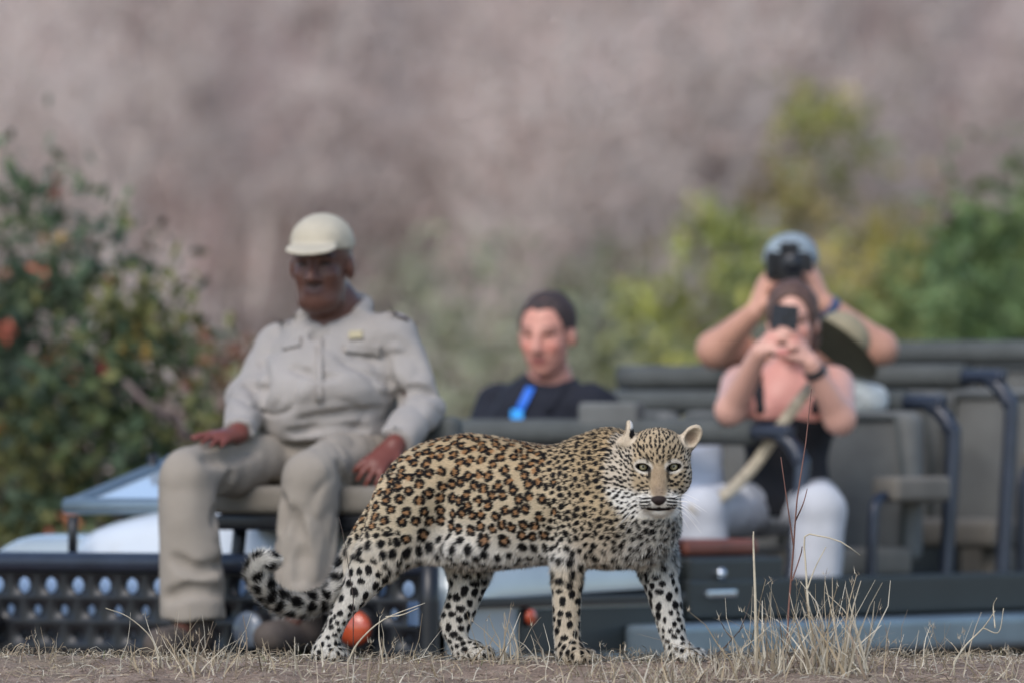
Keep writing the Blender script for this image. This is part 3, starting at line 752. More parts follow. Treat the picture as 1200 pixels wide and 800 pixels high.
    # ---------------- eyes, whiskers
    def eye_mat():
        m = bpy.data.materials.new('leopard_eye'); m.use_nodes = True; nt = m.node_tree; b = nt.nodes['Principled BSDF']
        b.inputs['Roughness'].default_value = .12
        tcn = nt.nodes.new('ShaderNodeTexCoord'); ln = nt.nodes.new('ShaderNodeVectorMath'); ln.operation = 'LENGTH'
        sx = nt.nodes.new('ShaderNodeVectorMath'); sx.operation = 'MULTIPLY'; sx.inputs[1].default_value = (1/.0135, 0, 1/.0135)
        nt.links.new(tcn.outputs['Object'], sx.inputs[0]); nt.links.new(sx.outputs[0], ln.inputs[0])
        rp = nt.nodes.new('ShaderNodeValToRGB'); e = rp.color_ramp.elements
        e[0].position = .20; e[0].color = (.006, .006, .006, 1); e[1].position = .26; e[1].color = tuple(srgb(150, 144, 116))+(1,)
        for pos, c in ((.55, srgb(138, 132, 104)), (.68, srgb(100, 94, 62)), (.76, srgb(22, 18, 14))):
            x = e.new(pos); x.color = tuple(c)+(1,)
        nt.links.new(ln.outputs['Value'], rp.inputs[0]); nt.links.new(rp.outputs[0], b.inputs['Base Color'])
        return m
    em = eye_mat()
    bm = bmesh.new(); bmesh.ops.create_uvsphere(bm, u_segments=24, v_segments=16, radius=.0135); eme = bmesh_mesh('eye', bm, True)
    for s in (-1, 1):
        o = link('eye', eme, em, root, False); c = L(s*.038, -.0005, -.0025)
        o.parent = root; o.location = Vector(c)-Vector(root.location); 
    wm = material('whisker', srgb(240, 236, 228), .4)
    for s in (-1, 1):
        for k in range(9):
            a0 = L(s*rng.uniform(.026, .043), -.073-.0032*k, .052-.002*k)
            ln_ = rng.uniform(.05, .085); dn = unit(U*s*(1.0)+V*(.28-.13*k+rng.normal(0, .07))+W*rng.uniform(-.1, .35))
            pts = [a0, a0+dn*ln_*.5, a0+dn*ln_+np.array([0, 0, -.018-.006*rng.random()])]
            link('whisker', tube_mesh('whisker', bezier(pts, 10), np.linspace(.00062, .00025, len(bezier(pts, 10))), 5), wm, root)
    return root
leopard = build_leopard()

# ------------------------------------------------------------------ the open safari vehicle
TH = math.radians(33); AX = np.array([math.sin(TH), math.cos(TH), 0]); LF = np.array([math.cos(TH), -math.sin(TH), 0]); ZG = -.92
V0 = np.array([-.956, 28.04, 0])
def vw(a, l, z): return V0+AX*a+LF*l+np.array([0, 0, z])          # a: metres behind the front guard, l: to the vehicle's left, z: world height
def vl(a, l, z): return np.array([a, -l, z-ZG])
paint_m = material('vehicle_paint', srgb(168, 178, 180), .25, coat=.8, var=.08, scale=5, bump=.03, bscale=9)
dark_m = material('dark_green_panel', srgb(37, 42, 41), .5, var=.15, scale=6)
black_m = material('black_steel', srgb(26, 28, 32), .38, var=.2, scale=12)
blue_m = material('blue_black_tube', srgb(40, 47, 60), .3, var=.15, scale=14)
canvas_m = material('grey_canvas', srgb(106, 107, 104), .9, var=.12, scale=9, bump=.3, bscale=30)
canvas2_m = material('dark_canvas', srgb(80, 83, 81), .9, var=.14, scale=9, bump=.3, bscale=30)
tan_m = material('tan_canvas', srgb(120, 114, 104), .9, var=.12, scale=9, bump=.2, bscale=30)
leather_m = material('brown_leather', srgb(124, 70, 54), .55, var=.15, scale=10)
orange_m = material('orange_lens', srgb(176, 74, 42), .3, coat=.6, var=.12, scale=30)
chrome_m = material('bright_metal', srgb(196, 204, 212), .22, metal=.9)
tyre_m = material('tyre_rubber', srgb(30, 31, 33), .85, bump=.4, bscale=40)
glass_m = material('windscreen_glass', srgb(196, 212, 224), .06, spec=.9, coat=1.0)
alu_m = material('pale_aluminium', srgb(126, 142, 152), .36, metal=.55, var=.08, scale=8)
veh = thing('safari_vehicle', 'open grey-green safari vehicle with tiered canvas seats and black front guard', 'vehicle', (V0[0], V0[1], ZG), math.atan2(AX[1], AX[0]))
def vbox(name, a, l, z, mat, parent=None, bev=.012, seg=3, taper=None):
    bm = bmesh.new(); bmesh.ops.create_cube(bm, size=1)
    lo, hi = vl(a[0], l[1], z[0]), vl(a[1], l[0], z[1])
    for v in bm.verts:
        c = [(lo[i]+hi[i])/2+(hi[i]-lo[i])*v.co[i] for i in range(3)]
        if taper: c = taper(c, v.co)
        v.co = c
    if bev: bmesh.ops.bevel(bm, geom=bm.edges[:], offset=bev, segments=seg, affect='EDGES', profile=.6)
    return link(name, bmesh_mesh(name, bm, False), mat, parent or veh, False)
def vtube(name, pts, r, mat, parent=None, seg=10, n=40, smoothp=True):
    q = np.array([vl(*p) for p in pts]); q = bezier(q, n) if smoothp else q
    return link(name, tube_mesh(name, q, r, seg), mat, parent or veh, False)
def hoop_pts(a, l, z0, z1, rad=.10, da=0, m=5):
    """an inverted U: up at l[0], across, down at l[1]"""
    out = [(a+da, l[0], z0)]
    for k in range(m): t = math.pi/2*k/(m-1); out.append((a, l[0]+rad*(1-math.cos(t)), z1-rad+rad*math.sin(t)))
    for k in range(m): t = math.pi/2*k/(m-1); out.append((a, l[1]-rad+rad*math.sin(t), z1-rad+rad*math.cos(t)))
    out.append((a+da, l[1], z0)); return out
def cushion(name, a, l, z, mat, parent, bev=.04): 
    o = vbox(name, a, l, z, mat, parent, bev, 4); o.data.polygons.foreach_set('use_smooth', np.ones(len(o.data.polygons), bool)); return o

# front guard: a black plate of round holes in a tube frame, open above so light falls behind it
def guard():
    cw, ch, r = .094, .070, .0215; nx, nz = 18, 6; V = []; Fc = []; d = .006
    for j in range(nz):
        for i in range(-1, nx+1):
            off = (.5 if j % 2 else 0)*cw; l0 = .84-i*cw-off; z0 = .175-j*ch; rr = .0235 if j == 0 else (.0165 if j == 1 else .0145)
            if l0 > .84+1e-6 or l0-cw < -.84: continue
            c = (l0-cw/2, z0-ch/2); k = len(V)
            sq = [(cw/2, -ch/2), (0, -ch/2), (-cw/2, -ch/2), (-cw/2, 0), (-cw/2, ch/2), (0, ch/2), (cw/2, ch/2), (cw/2, 0)]
            m = 16; ring = [(rr*math.cos(-math.pi/4+2*math.pi*q/m*-1), rr*math.sin(-math.pi/4+2*math.pi*q/m*-1)) for q in range(m)]
            sq16 = []
            for q in range(8): A, B = sq[q], sq[(q+1) % 8]; sq16 += [A, ((A[0]+B[0])/2, (A[1]+B[1])/2)]
            V += [vl(0, c[0]+x, c[1]+y) for x, y in sq16]; V += [vl(0, c[0]+x, c[1]+y) for x, y in ring]; V += [vl(d*2, c[0]+x, c[1]+y) for x, y in ring]
            for q in range(m):
                w = (q+1) % m; Fc.append((k+q, k+w, k+m+w, k+m+q)); Fc.append((k+m+q, k+m+w, k+2*m+w, k+2*m+q))
    o = link('front_guard', npmesh('front_guard', V, Fc, False), black_m, veh, False)
    o['label'] = 'black front guard plate pierced with rows of round holes'
    link('guard_tube', tube_mesh('guard_tube', [vl(0, l, .205) for l in np.linspace(-.86, .86, 12)], .030, 12), blue_m, o, False)
    link('guard_tube', tube_mesh('guard_tube', [vl(0, l, -.32) for l in np.linspace(-.86, .86, 12)], .030, 12), black_m, o, False)
    for l in (-.865, .865): link('guard_post', tube_mesh('guard_post', [vl(.0, l, z) for z in (-.34, -.1, .1, .215)], .028, 10), black_m, o, False)
guard()
vbox('glint_panel', (.13, .15), (-.82, .80), (.035, .165), material('sky_glint_blue', srgb(162, 190, 224), .35), bev=.004, taper=lambda c, v: [c[0]+.05*(v[2]-.5), c[1], c[2]])  # added panel; its blue stands for sky glints seen through the guard holes
vbox('radiator', (.10, .13), (-.80, .78), (-.30, .03), material('radiator_painted_glints', srgb(34, 38, 44), .35, col2=srgb(150, 164, 184), scale=24), bev=.004)  # dark fins, with reflected glints put into the colour as a paler mottle
vbox('bumper', (.02, .20), (-.85, .85), (-.60, -.36), black_m, bev=.03)
vbox('chassis', (.2, 5.2), (-.45, .45), (-.62, -.42), black_m, bev=.02)
# bonnet: a crowned sheet, falling at the front and the sides
def shell(name, fz, a, l, na, nl, mat, skirt=.12):
    A = np.linspace(*a, na); Lr = np.linspace(*l, nl); V = [vl(x, y, fz(x, y)) for x in A for y in Lr]; Fc = [(i*nl+j, (i+1)*nl+j, (i+1)*nl+j+1, i*nl+j+1) for i in range(na-1) for j in range(nl-1)]
    bm = bmesh.new(); bv = [bm.verts.new(v) for v in V]
    for f in Fc: bm.faces.new([bv[i] for i in f])
    ed = [e for e in bm.edges if e.is_boundary]; ex = bmesh.ops.extrude_edge_only(bm, edges=ed)
    for v in ex['geom']:
        if isinstance(v, bmesh.types.BMVert): v.co.z -= skirt
    bmesh.ops.recalc_face_normals(bm, faces=bm.faces)
    return link(name, bmesh_mesh(name, bm, True), mat, veh, False)
def bonnet_z(a, l):
    t = np.clip((a-.22)/.25, 0, 1); return .280+.07*math.sqrt(max(0, 1-(1-t)**2))+.055*(a-.16)-.05*abs(l/.5)**3+.03*math.exp(-((l)/.26)**2)*np.clip((a-.2)/.2, 0, 1)
bonnet_m = material('bonnet_sky_sheen', srgb(206, 213, 219), .22, coat=.8, var=.05, scale=5)  # vehicle paint made paler: the sky's reflection is put into its colour
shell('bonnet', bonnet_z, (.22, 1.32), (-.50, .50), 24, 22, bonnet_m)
def fender_z(a, l): 
    t = np.clip((a-.18)/.22, 0, 1); s = np.clip((.86-abs(l))/.12, 0, 1); return .155+.12*math.sqrt(max(0, 1-(1-t)**2))-.07*(1-s)**2+.02*(a-.1)
for sgn in (1, -1):
    shell('fender', fender_z, (.18, 1.30), (min(sgn*.505, sgn*.86), max(sgn*.505, sgn*.86)), 18, 12, paint_m, .10)
# left flank: fender side with its wheel arch, lower panels, sill, step
def flank(l, sgn):
    def side(name, poly, mat, th=.02):
        bm = bmesh.new(); vs = [bm.verts.new(vl(a, l, z)) for a, z in poly]; f = bm.faces.new(vs)
        ex = bmesh.ops.extrude_face_region(bm, geom=[f])
        for v in ex['geom']:
            if isinstance(v, bmesh.types.BMVert): v.co.y += th*sgn
        bmesh.ops.recalc_face_normals(bm, faces=bm.faces)
        return link(name, bmesh_mesh(name, bm), mat, veh, False)
    ca, cz, rw = .74, -.50, .44
    arch = [(ca+rw*math.cos(t), cz+rw*math.sin(t)) for t in np.linspace(math.pi*.97, math.pi*.03, 22)]
    side('fender_side', [(.12, .10), (.12, -.46)]+arch+[(1.30, -.46), (1.30, .10)], paint_m)
    rim = [vl(ca+(rw+.005)*math.cos(t), l+.012*sgn, cz+(rw+.005)*math.sin(t)) for t in np.linspace(math.pi*.99, math.pi*.01, 26)]
    link('wheel_arch_lip', tube_mesh('wheel_arch_lip', rim, .022, 8), black_m, veh, False)
    side('lower_panel', [(1.32, .02), (1.32, -.46), (3.0, -.46), (3.0, .02)], dark_m)
    side('lower_panel', [(3.02, .02), (3.02, -.46), (5.1, -.46), (5.1, .02)], dark_m)
flank(.86, 1); flank(-.86, -1)
for sg in (1, -1):
    vbox('rub_strip', (.13, 1.32), sorted((sg*.862, sg*.885)), (.085, .112), black_m, bev=.006)
    vbox('louvre_panel', (.46, 1.28), sorted((sg*.861, sg*.872)), (-.05, .075), dark_m, bev=.006)
vbox('scuttle', (1.30, 1.42), (-.80, .80), (.12, .42), dark_m, bev=.02)
vbox('side_step', (1.0, 5.0), (.87, 1.03), (-.072, .025), alu_m, bev=.02)
vbox('side_step', (1.0, 5.0), (-1.03, -.87), (-.072, .025), alu_m, bev=.02)
vbox('sill', (1.36, 5.1), (.80, .87), (.030, .148), dark_m, bev=.015)
vbox('sill', (1.36, 5.1), (-.87, -.80), (.030, .148), dark_m, bev=.015)
vbox('floor', (1.42, 5.1), (-.80, .80), (.03, .10), black_m, bev=.01)
vbox('tail_panel', (5.1, 5.16), (-.86, .86), (-.46, .45), dark_m, bev=.02)
# lamps
def lamp(l, z):
    t = np.array(vl(-.03, l, z)); 
    def disc(name, r, depth, mat, parent, dx):
        bm = bmesh.new(); bmesh.ops.create_uvsphere(bm, u_segments=24, v_segments=14, radius=r)
        for v in bm.verts: v.co = Vector((v.co.z*depth, v.co.x, v.co.y))+Vector(t)+Vector((dx, 0, 0))
        return link(name, bmesh_mesh(name, bm, True), mat, parent, False)
    h = disc('headlight', .062, .5, black_m, veh, 0); disc('lens', .054, .45, material('lamp_glass', srgb(120, 130, 142), .15), h, -.012)
lamp(.285, .02)
def indicator(a, l, z, r, sx=.5):
    bm = bmesh.new(); bmesh.ops.create_uvsphere(bm, u_segments=20, v_segments=12, radius=r); c = vl(a, l, z)
    for v in bm.verts: v.co = Vector((v.co.x*(.5 if a < 0 else .95), v.co.y*(.98 if a < 0 else .5), v.co.z*.9))+Vector(c)
    o = link('indicator', bmesh_mesh('indicator', bm, True), orange_m, veh, False)
    bm = bmesh.new(); bmesh.ops.create_cone(bm, segments=20, radius1=r*.9, radius2=r*.9, depth=.02, cap_ends=True)
    for v in bm.verts: v.co = (Vector((v.co.z+r*.3, v.co.x*1.2, v.co.y*1.2)) if a < 0 else Vector((v.co.x*1.2, v.co.z+(.016 if l > 0 else -.016), v.co.y*1.2)))+Vector(c)
    link('bezel', bmesh_mesh('bezel', bm), black_m, o, False)
indicator(-.045, .645, .03, .056, .5); indicator(-.045, -.645, .03, .056, .5)
indicator(.49, .885, .055, .026); indicator(.49, -.885, .055, .026)
# wheels
def wheel(a, l):
    w = bpy.data.objects.new('wheel', None); COL.objects.link(w); w.parent = veh; w.location = vl(a, l, -.52)
    def ring(name, prof, mat, n=40):
        V = [(r*math.cos(2*math.pi*k/n), y, r*math.sin(2*math.pi*k/n)) for k in range(n) for r, y in prof]; m = len(prof)
        Fc = [(k*m+i, k*m+i+1, ((k+1) % n)*m+i+1, ((k+1) % n)*m+i) for k in range(n) for i in range(m-1)]
        return link(name, npmesh(name, V, Fc, True), mat, w, False)
    ring('tyre', [(.21, -.10), (.33, -.125), (.385, -.10), (.40, -.06), (.40, .06), (.385, .10), (.33, .125), (.21, .10)], tyre_m)
    ring('rim', [(.215, -.09), (.19, -.05), (.10, -.07), (.02, -.08), (.02, .08), (.10, .07), (.19, .05), (.215, .09)], alu_m)
for a in (.74, 3.9):
    for l in (.72, -.72): wheel(a, l)
# folded windscreen on the bonnet
ws = vbox('windscreen', (.40, .84), (-.585, .585), (.405, .411), glass_m, bev=0, taper=lambda c, v: [c[0], c[1], c[2]+(.105*(v[0]+.5))-.035])
wz = lambda a: .372+.105*(a-.40)/.44
for l in (-.62, .62): link('frame_side', tube_mesh('frame_side', [vl(a, l, wz(a)) for a in np.linspace(.36, .88, 8)], .022, 8), alu_m, ws, False)
for a in (.36, .88): link('frame_rail', tube_mesh('frame_rail', [vl(a, l, wz(a)) for l in np.linspace(-.63, .63, 8)], .024, 8), alu_m, ws, False)
for l in (-.62, .62): link('clip', tube_mesh('clip', [vl(.78, l, z) for z in (wz(.78)-.12, wz(.78)-.05, wz(.78)+.05)], .016, 8), black_m, ws, False)
for l in (-.45, .45): link('clip', tube_mesh('clip', [vl(.14, l, z) for z in (.20, .28, .335)], .014, 8), black_m, veh, False)
# tracker's seat on the left front corner
ts = cushion('tracker_seat', (.02, .42), (.10, .72), (.345, .425), tan_m, veh, .03)
cushion('seat_base', (.03, .41), (.12, .70), (.30, .345), black_m, ts, .015)
cushion('backrest', (.37, .44), (.12, .70), (.43, .62), canvas2_m, ts, .03)
link('armrest', tube_mesh('armrest', bezier([vl(.36, .73, .36), vl(.30, .74, .45), vl(.14, .745, .47), vl(.0, .73, .36), vl(-.01, .71, .30)], 28), .018, 8), black_m, ts, False)
for l in (.16, .64):
    link('strut', tube_mesh('strut', bezier([vl(.10, l, .31), vl(.08, l, .20), vl(.05, l, .05), vl(.06, l, -.40)], 10), .020, 8), black_m, ts, False)
    link('strut', tube_mesh('strut', [vl(.36, l, .31), vl(.36, l, .2), vl(.36, l, .10)], .018, 8), black_m, ts, False)
link('foot_plate', bmesh_mesh('foot_plate', (lambda bm: (bmesh.ops.create_cube(bm, size=1), [setattr(v, 'co', Vector(vl(-.20+v.co.x*.36, .38+v.co.y*.72, -.066+v.co.z*.03))) for v in bm.verts], bm)[2])(bmesh.new())), black_m, ts, False)
# cab seats (driver's row): brown squab, dark box below
for l0, l1 in ((.18, .80), (-.74, -.12)):
    st_ = cushion('front_seat', (1.46, 1.86), (l0, l1), (.215, .262), leather_m, veh, .02)
    cushion('seat_box', (1.44, 1.90), (l0-.02, l1+.02), (.08, .214), dark_m, st_, .02)
    if l0 < 0: cushion('backrest', (1.88, 1.98), (l0+.02, l1-.02), (.22, .50), canvas2_m, st_, .04)
kb = vbox('side_locker', (1.38, 1.90), (.80, .862), (.05, .21), dark_m, bev=.015)
def ball(name, a, l, z, r, mat, par):
    bm = bmesh.new(); bmesh.ops.create_uvsphere(bm, u_segments=14, v_segments=10, radius=r)
    for v in bm.verts: v.co += Vector(vl(a, l, z))
    return link(name, bmesh_mesh(name, bm, True), mat, par, False)
ball('knob', 1.53, .870, .165, .017, chrome_m, kb)
vbox('handle', (1.44, 1.60), (.864, .885), (.095, .118), chrome_m, kb, .008)
link('steering_wheel', tube_mesh('steering_wheel', [vl(1.60+.06*math.sin(t), -.43+.18*math.cos(t), .50+.17*math.sin(t)) for t in np.linspace(0, 2*math.pi, 30)], .014, 8), black_m, veh, False)
link('steering_column', tube_mesh('steering_column', [vl(1.60, -.43, .50), vl(1.5, -.43, .42), vl(1.40, -.43, .34)], .02, 8), black_m, veh, False)
# passenger rows: a padded grab rail in front of each bench
def rail(a, z, l=.66, z0=.10, da=-.06):
    r_ = vtube('grab_rail', hoop_pts(a, (-l, l), z0, z, .13, da), .024, blue_m, n=130)
    link('rail_padding', tube_mesh('rail_padding', [vl(a, x, z) for x in np.linspace(-l+.02, l-.17, 14)], .040, 12), canvas2_m, r_, False)
    return r_
def bench(a, zs, zt, l=.66, tint=canvas_m):
    s = cushion('bench_seat', (a-.36, a+.06), (-l+.02, l-.02), (zs-.06, zs+.03), tan_m, veh, .03)
    for k, (x0, x1) in enumerate(((-.64, -.225), (-.205, .205), (.225, .64))):
        b = cushion('backrest', (a+.04, a+.14), (x0, x1), (zs-.02, zt), tint, s, .049)
        link('backrest_piping', tube_mesh('backrest_piping', [vl(a+.036, x0+.03, zs), vl(a+.030, x0+.02, (zs+zt)/2), vl(a+.034, x0+.05, zt-.02), vl(a+.034, x1-.05, zt-.02), vl(a+.030, x1-.02, (zs+zt)/2), vl(a+.036, x1-.03, zs)], .010, 6), canvas2_m, s, False)
    for x in (-.6, 0, .6): cushion('seat_leg', (a-.30, a-.22), (x-.04, x+.04), (.10, zs-.06), tan_m, s, .01); cushion('seat_leg', (a+.0, a+.06), (x-.04, x+.04), (.10, zs-.06), tan_m, s, .01)
    for x in (l+.03, -l-.03):
        link('armrest_frame', tube_mesh('armrest_frame', bezier([vl(a-.28, x, .10), vl(a-.27, x, zs+.08), vl(a-.24, x, zs+.175), vl(a-.10, x, zs+.185), vl(a+.10, x, zs+.185)], 24), .018, 8), blue_m, s, False)
        cushion('armrest_pad', (a-.20, a+.12), (x-.05, x+.05), (zs+.17, zs+.245), tan_m, s, .02)
    return s
rail(2.33, .575); bench(2.96, .195, .64)
rail(3.22, .665, da=-.05); bench(3.86, .275, .71)
rail(3.47, .745, l=.72); bench(4.75, .33, .80)
rail(4.40, .825, l=.70)
vbox('rail_flap', (2.30, 2.36), (-.12, .09), (.585, .665), canvas_m, bev=.018)

# ------------------------------------------------------------------ people
def head_shape(F, c, fr, s=1.0, k=.012):
    r, u, f = fr; q = lambda a, b, d: c+(r*a+u*b+f*d)*s
    F.ell(q(0, .035, -.012), np.array([.076, .092, .097])*s, k, fr)
    F.ell(q(0, -.035, .022), np.array([.062, .078, .066])*s, k*1.6, fr)
    F.ell(q(0, -.088, .052), np.array([.030, .026, .030])*s, k*1.5, fr)
    for g_ in (-1, 1):
        F.ell(q(g_*.036, -.020, .058), np.array([.024, .024, .022])*s, k, fr)
        F.ell(q(g_*.076, -.005, -.008), np.array([.011, .031, .019])*s, .006, fr)
        F.ell(q(g_*.030, .012, .098), np.array([.017, .010, .014])*s, .010, fr, mode='c')
    F.ell(q(0, .026, .072), np.array([.052, .013, .019])*s, k, fr)
    F.cone(q(0, .014, .088), q(0, -.026, .110), .009*s, .014*s, .012)
    for g_ in (-1, 1): F.ell(q(g_*.013, -.030, .098), np.array([.010, .009, .012])*s, .006, fr)
    F.ell(q(0, -.058, .082), np.array([.026, .007, .010])*s, .006, fr); F.ell(q(0, -.068, .080), np.array([.022, .007, .010])*s, .006, fr)
def hand_shape(F, w, d, n, curl=.5, s=1.0, side=1, spread=.10):
    """w wrist, d direction of the fingers, n back of the hand; side +1: thumb on the cross(d, n) side"""
    d = unit(d); n = unit(n-d*(n@d)); x = np.cross(d, n)*side
    F.cone(w, w+d*.045*s, .024*s, .028*s, .015, (n, .62)); F.cone(w+d*.03*s, w+d*.078*s, .033*s, .035*s, .015, (n, .48))
    for i, (o, ln) in enumerate(((.027, .070), (.009, .080), (-.009, .074), (-.026, .058))):
        b = w+d*.082*s+x*o*s; dd = unit(d+x*o*spread*90)
        for k_, fr_ in enumerate((.42, .33, .25)):
            ang = curl*(.55+.45*k_); dd = unit(dd*math.cos(ang)-n*math.sin(ang)); e = b+dd*ln*fr_*s
            F.cone(b, e, (.0098-.0009*k_)*s, (.0092-.0009*k_)*s, .004); b = e
    b = w+d*.022*s+x*.026*s; dd = unit(d*.75+x*.75-n*.25)
    for k_, ln in enumerate((.040, .032, .024)):
        e = b+dd*ln*s; F.cone(b, e, (.0125-.0012*k_)*s, (.0115-.0012*k_)*s, .006); b = e; dd = unit(dd+d*.25-n*curl*.35)
def skin_cols(v, c, fr, s, base, lip, browc, eyes=True, flush=None):
    r, u, f = fr; d = (v-c)/s; a, b, w = d@r, d@u, d@f
    col = np.tile(base, (len(v), 1))*(1+.10*noise3(v*14)[:, None])
    fm = smoothstep(.05, .06, w)
    def mixc(m, t):
        nonlocal col
        col = col*(1-m[:, None])+t*m[:, None]
    if flush is not None: mixc(.5*smoothstep(.03, .0, np.abs(np.abs(a)-.038)-.005)*smoothstep(.03, .0, np.abs(b+.022))*fm, flush)
    mixc(.8*smoothstep(1.2, .8, np.sqrt((a/.026)**2+((b+.062)/.012)**2))*fm, lip)
    mixc(.75*smoothstep(1.2, .8, np.sqrt(((np.abs(a)-.033)/.020)**2+((b-.031)/.006)**2))*fm, browc)
    mixc(.9*smoothstep(1.15, .85, np.sqrt(((np.abs(a)-.031)/.014)**2+((b-.010)/.0065)**2))*fm, np.array([.02, .014, .012]))
    return col
def bounds(pts, m):
    p = np.array(pts); return p.min(0)-m, p.max(0)+m
def fmesh(name, F, mat, parent, cols=None, smooth=2):
    v, q = F.mesh(smooth); return link(name, npmesh(name, v, q, True, cols(v) if cols else None), mat, parent)
SKIN = material('skin', (1, 1, 1), .42, attr='Col', bump=.06, bscale=70, spec=.35)
def surf(F, px, py, y0=27.0, y1=31.6):
    """the point where the line of sight through a pixel meets a garment"""
    ys = np.arange(y0, y1, F.h*.5); p = np.stack([(px-600)*ys/FPX, ys, CAMZ+(HORIZON-py)*ys/FPX], 1)
    i = np.round((p-F.lo)/F.h).astype(int); ok = ((i >= 0) & (i < F.n)).all(1); d = np.full(len(ys), 1.0); d[ok] = F.D[tuple(i[ok].T)]
    k = np.argmax(d < 0); return p[k] if d[k] < 0 else None
def patch(name, F, quad, mat, parent, off=.006, n=(8, 6), th=.006):
    """a piece of cloth lying on a garment: quad of four pixels, clockwise from the top left"""
    q = np.array(quad, float); pts = []
    for i in range(n[0]+1):
        for j in range(n[1]+1):
            s, t = i/n[0], j/n[1]; px, py = (q[0]*(1-s)+q[1]*s)*(1-t)+(q[3]*(1-s)+q[2]*s)*t
            p = surf(F, px, py); pts.append(p if p is not None else (pts[-1] if pts else P(px, py, 28)))
    pts = np.array(pts); w = n[1]+1
    for _ in range(2):
        G = pts.reshape(n[0]+1, w, 3); H = G.copy(); H[1:-1, 1:-1] = (G[:-2, 1:-1]+G[2:, 1:-1]+G[1:-1, :-2]+G[1:-1, 2:])/4; pts = H.reshape(-1, 3)
    a = pts+np.array([0, -off-th, 0]); b = pts+np.array([0, .002, 0]); V = np.vstack([a, b]); m = len(a); Fc = []
    for i in range(n[0]):
        for j in range(n[1]):
            k = i*w+j; Fc.append((k, k+1, k+w+1, k+w)); 
    ring = [j for j in range(w)]+[i*w+n[1] for i in range(1, n[0]+1)]+[n[0]*w+j for j in range(n[1]-1, -1, -1)]+[i*w for i in range(n[0]-1, 0, -1)]
    for x in range(len(ring)): A, B = ring[x], ring[(x+1) % len(ring)]; Fc.append((A, A+m, B+m, B))
    bm = bmesh.new(); bv = [bm.verts.new(v) for v in V]
    for f in Fc: bm.faces.new([bv[i] for i in f])
    bmesh.ops.recalc_face_normals(bm, faces=bm.faces)
    return link(name, bmesh_mesh(name, bm, True), mat, parent)
def ribbon(name, pts, width, mat, parent, wdir=(1, 0, .4), th=.003):
    c = bezier(pts, 30); w = unit(wdir)*width/2; T = np.gradient(c, axis=0); T /= np.linalg.norm(T, axis=1)[:, None]; nn = np.cross(T, w); nn /= np.linalg.norm(nn, axis=1)[:, None]
    V = np.concatenate([np.stack([c-w, c+w, c+w+nn*th, c-w+nn*th], 1).reshape(-1, 3)]); m = len(c)
    Fc = [(i*4+k, i*4+(k+1) % 4, (i+1)*4+(k+1) % 4, (i+1)*4+k) for i in range(m-1) for k in range(4)]
    return link(name, npmesh(name, V, Fc, False), mat, parent)

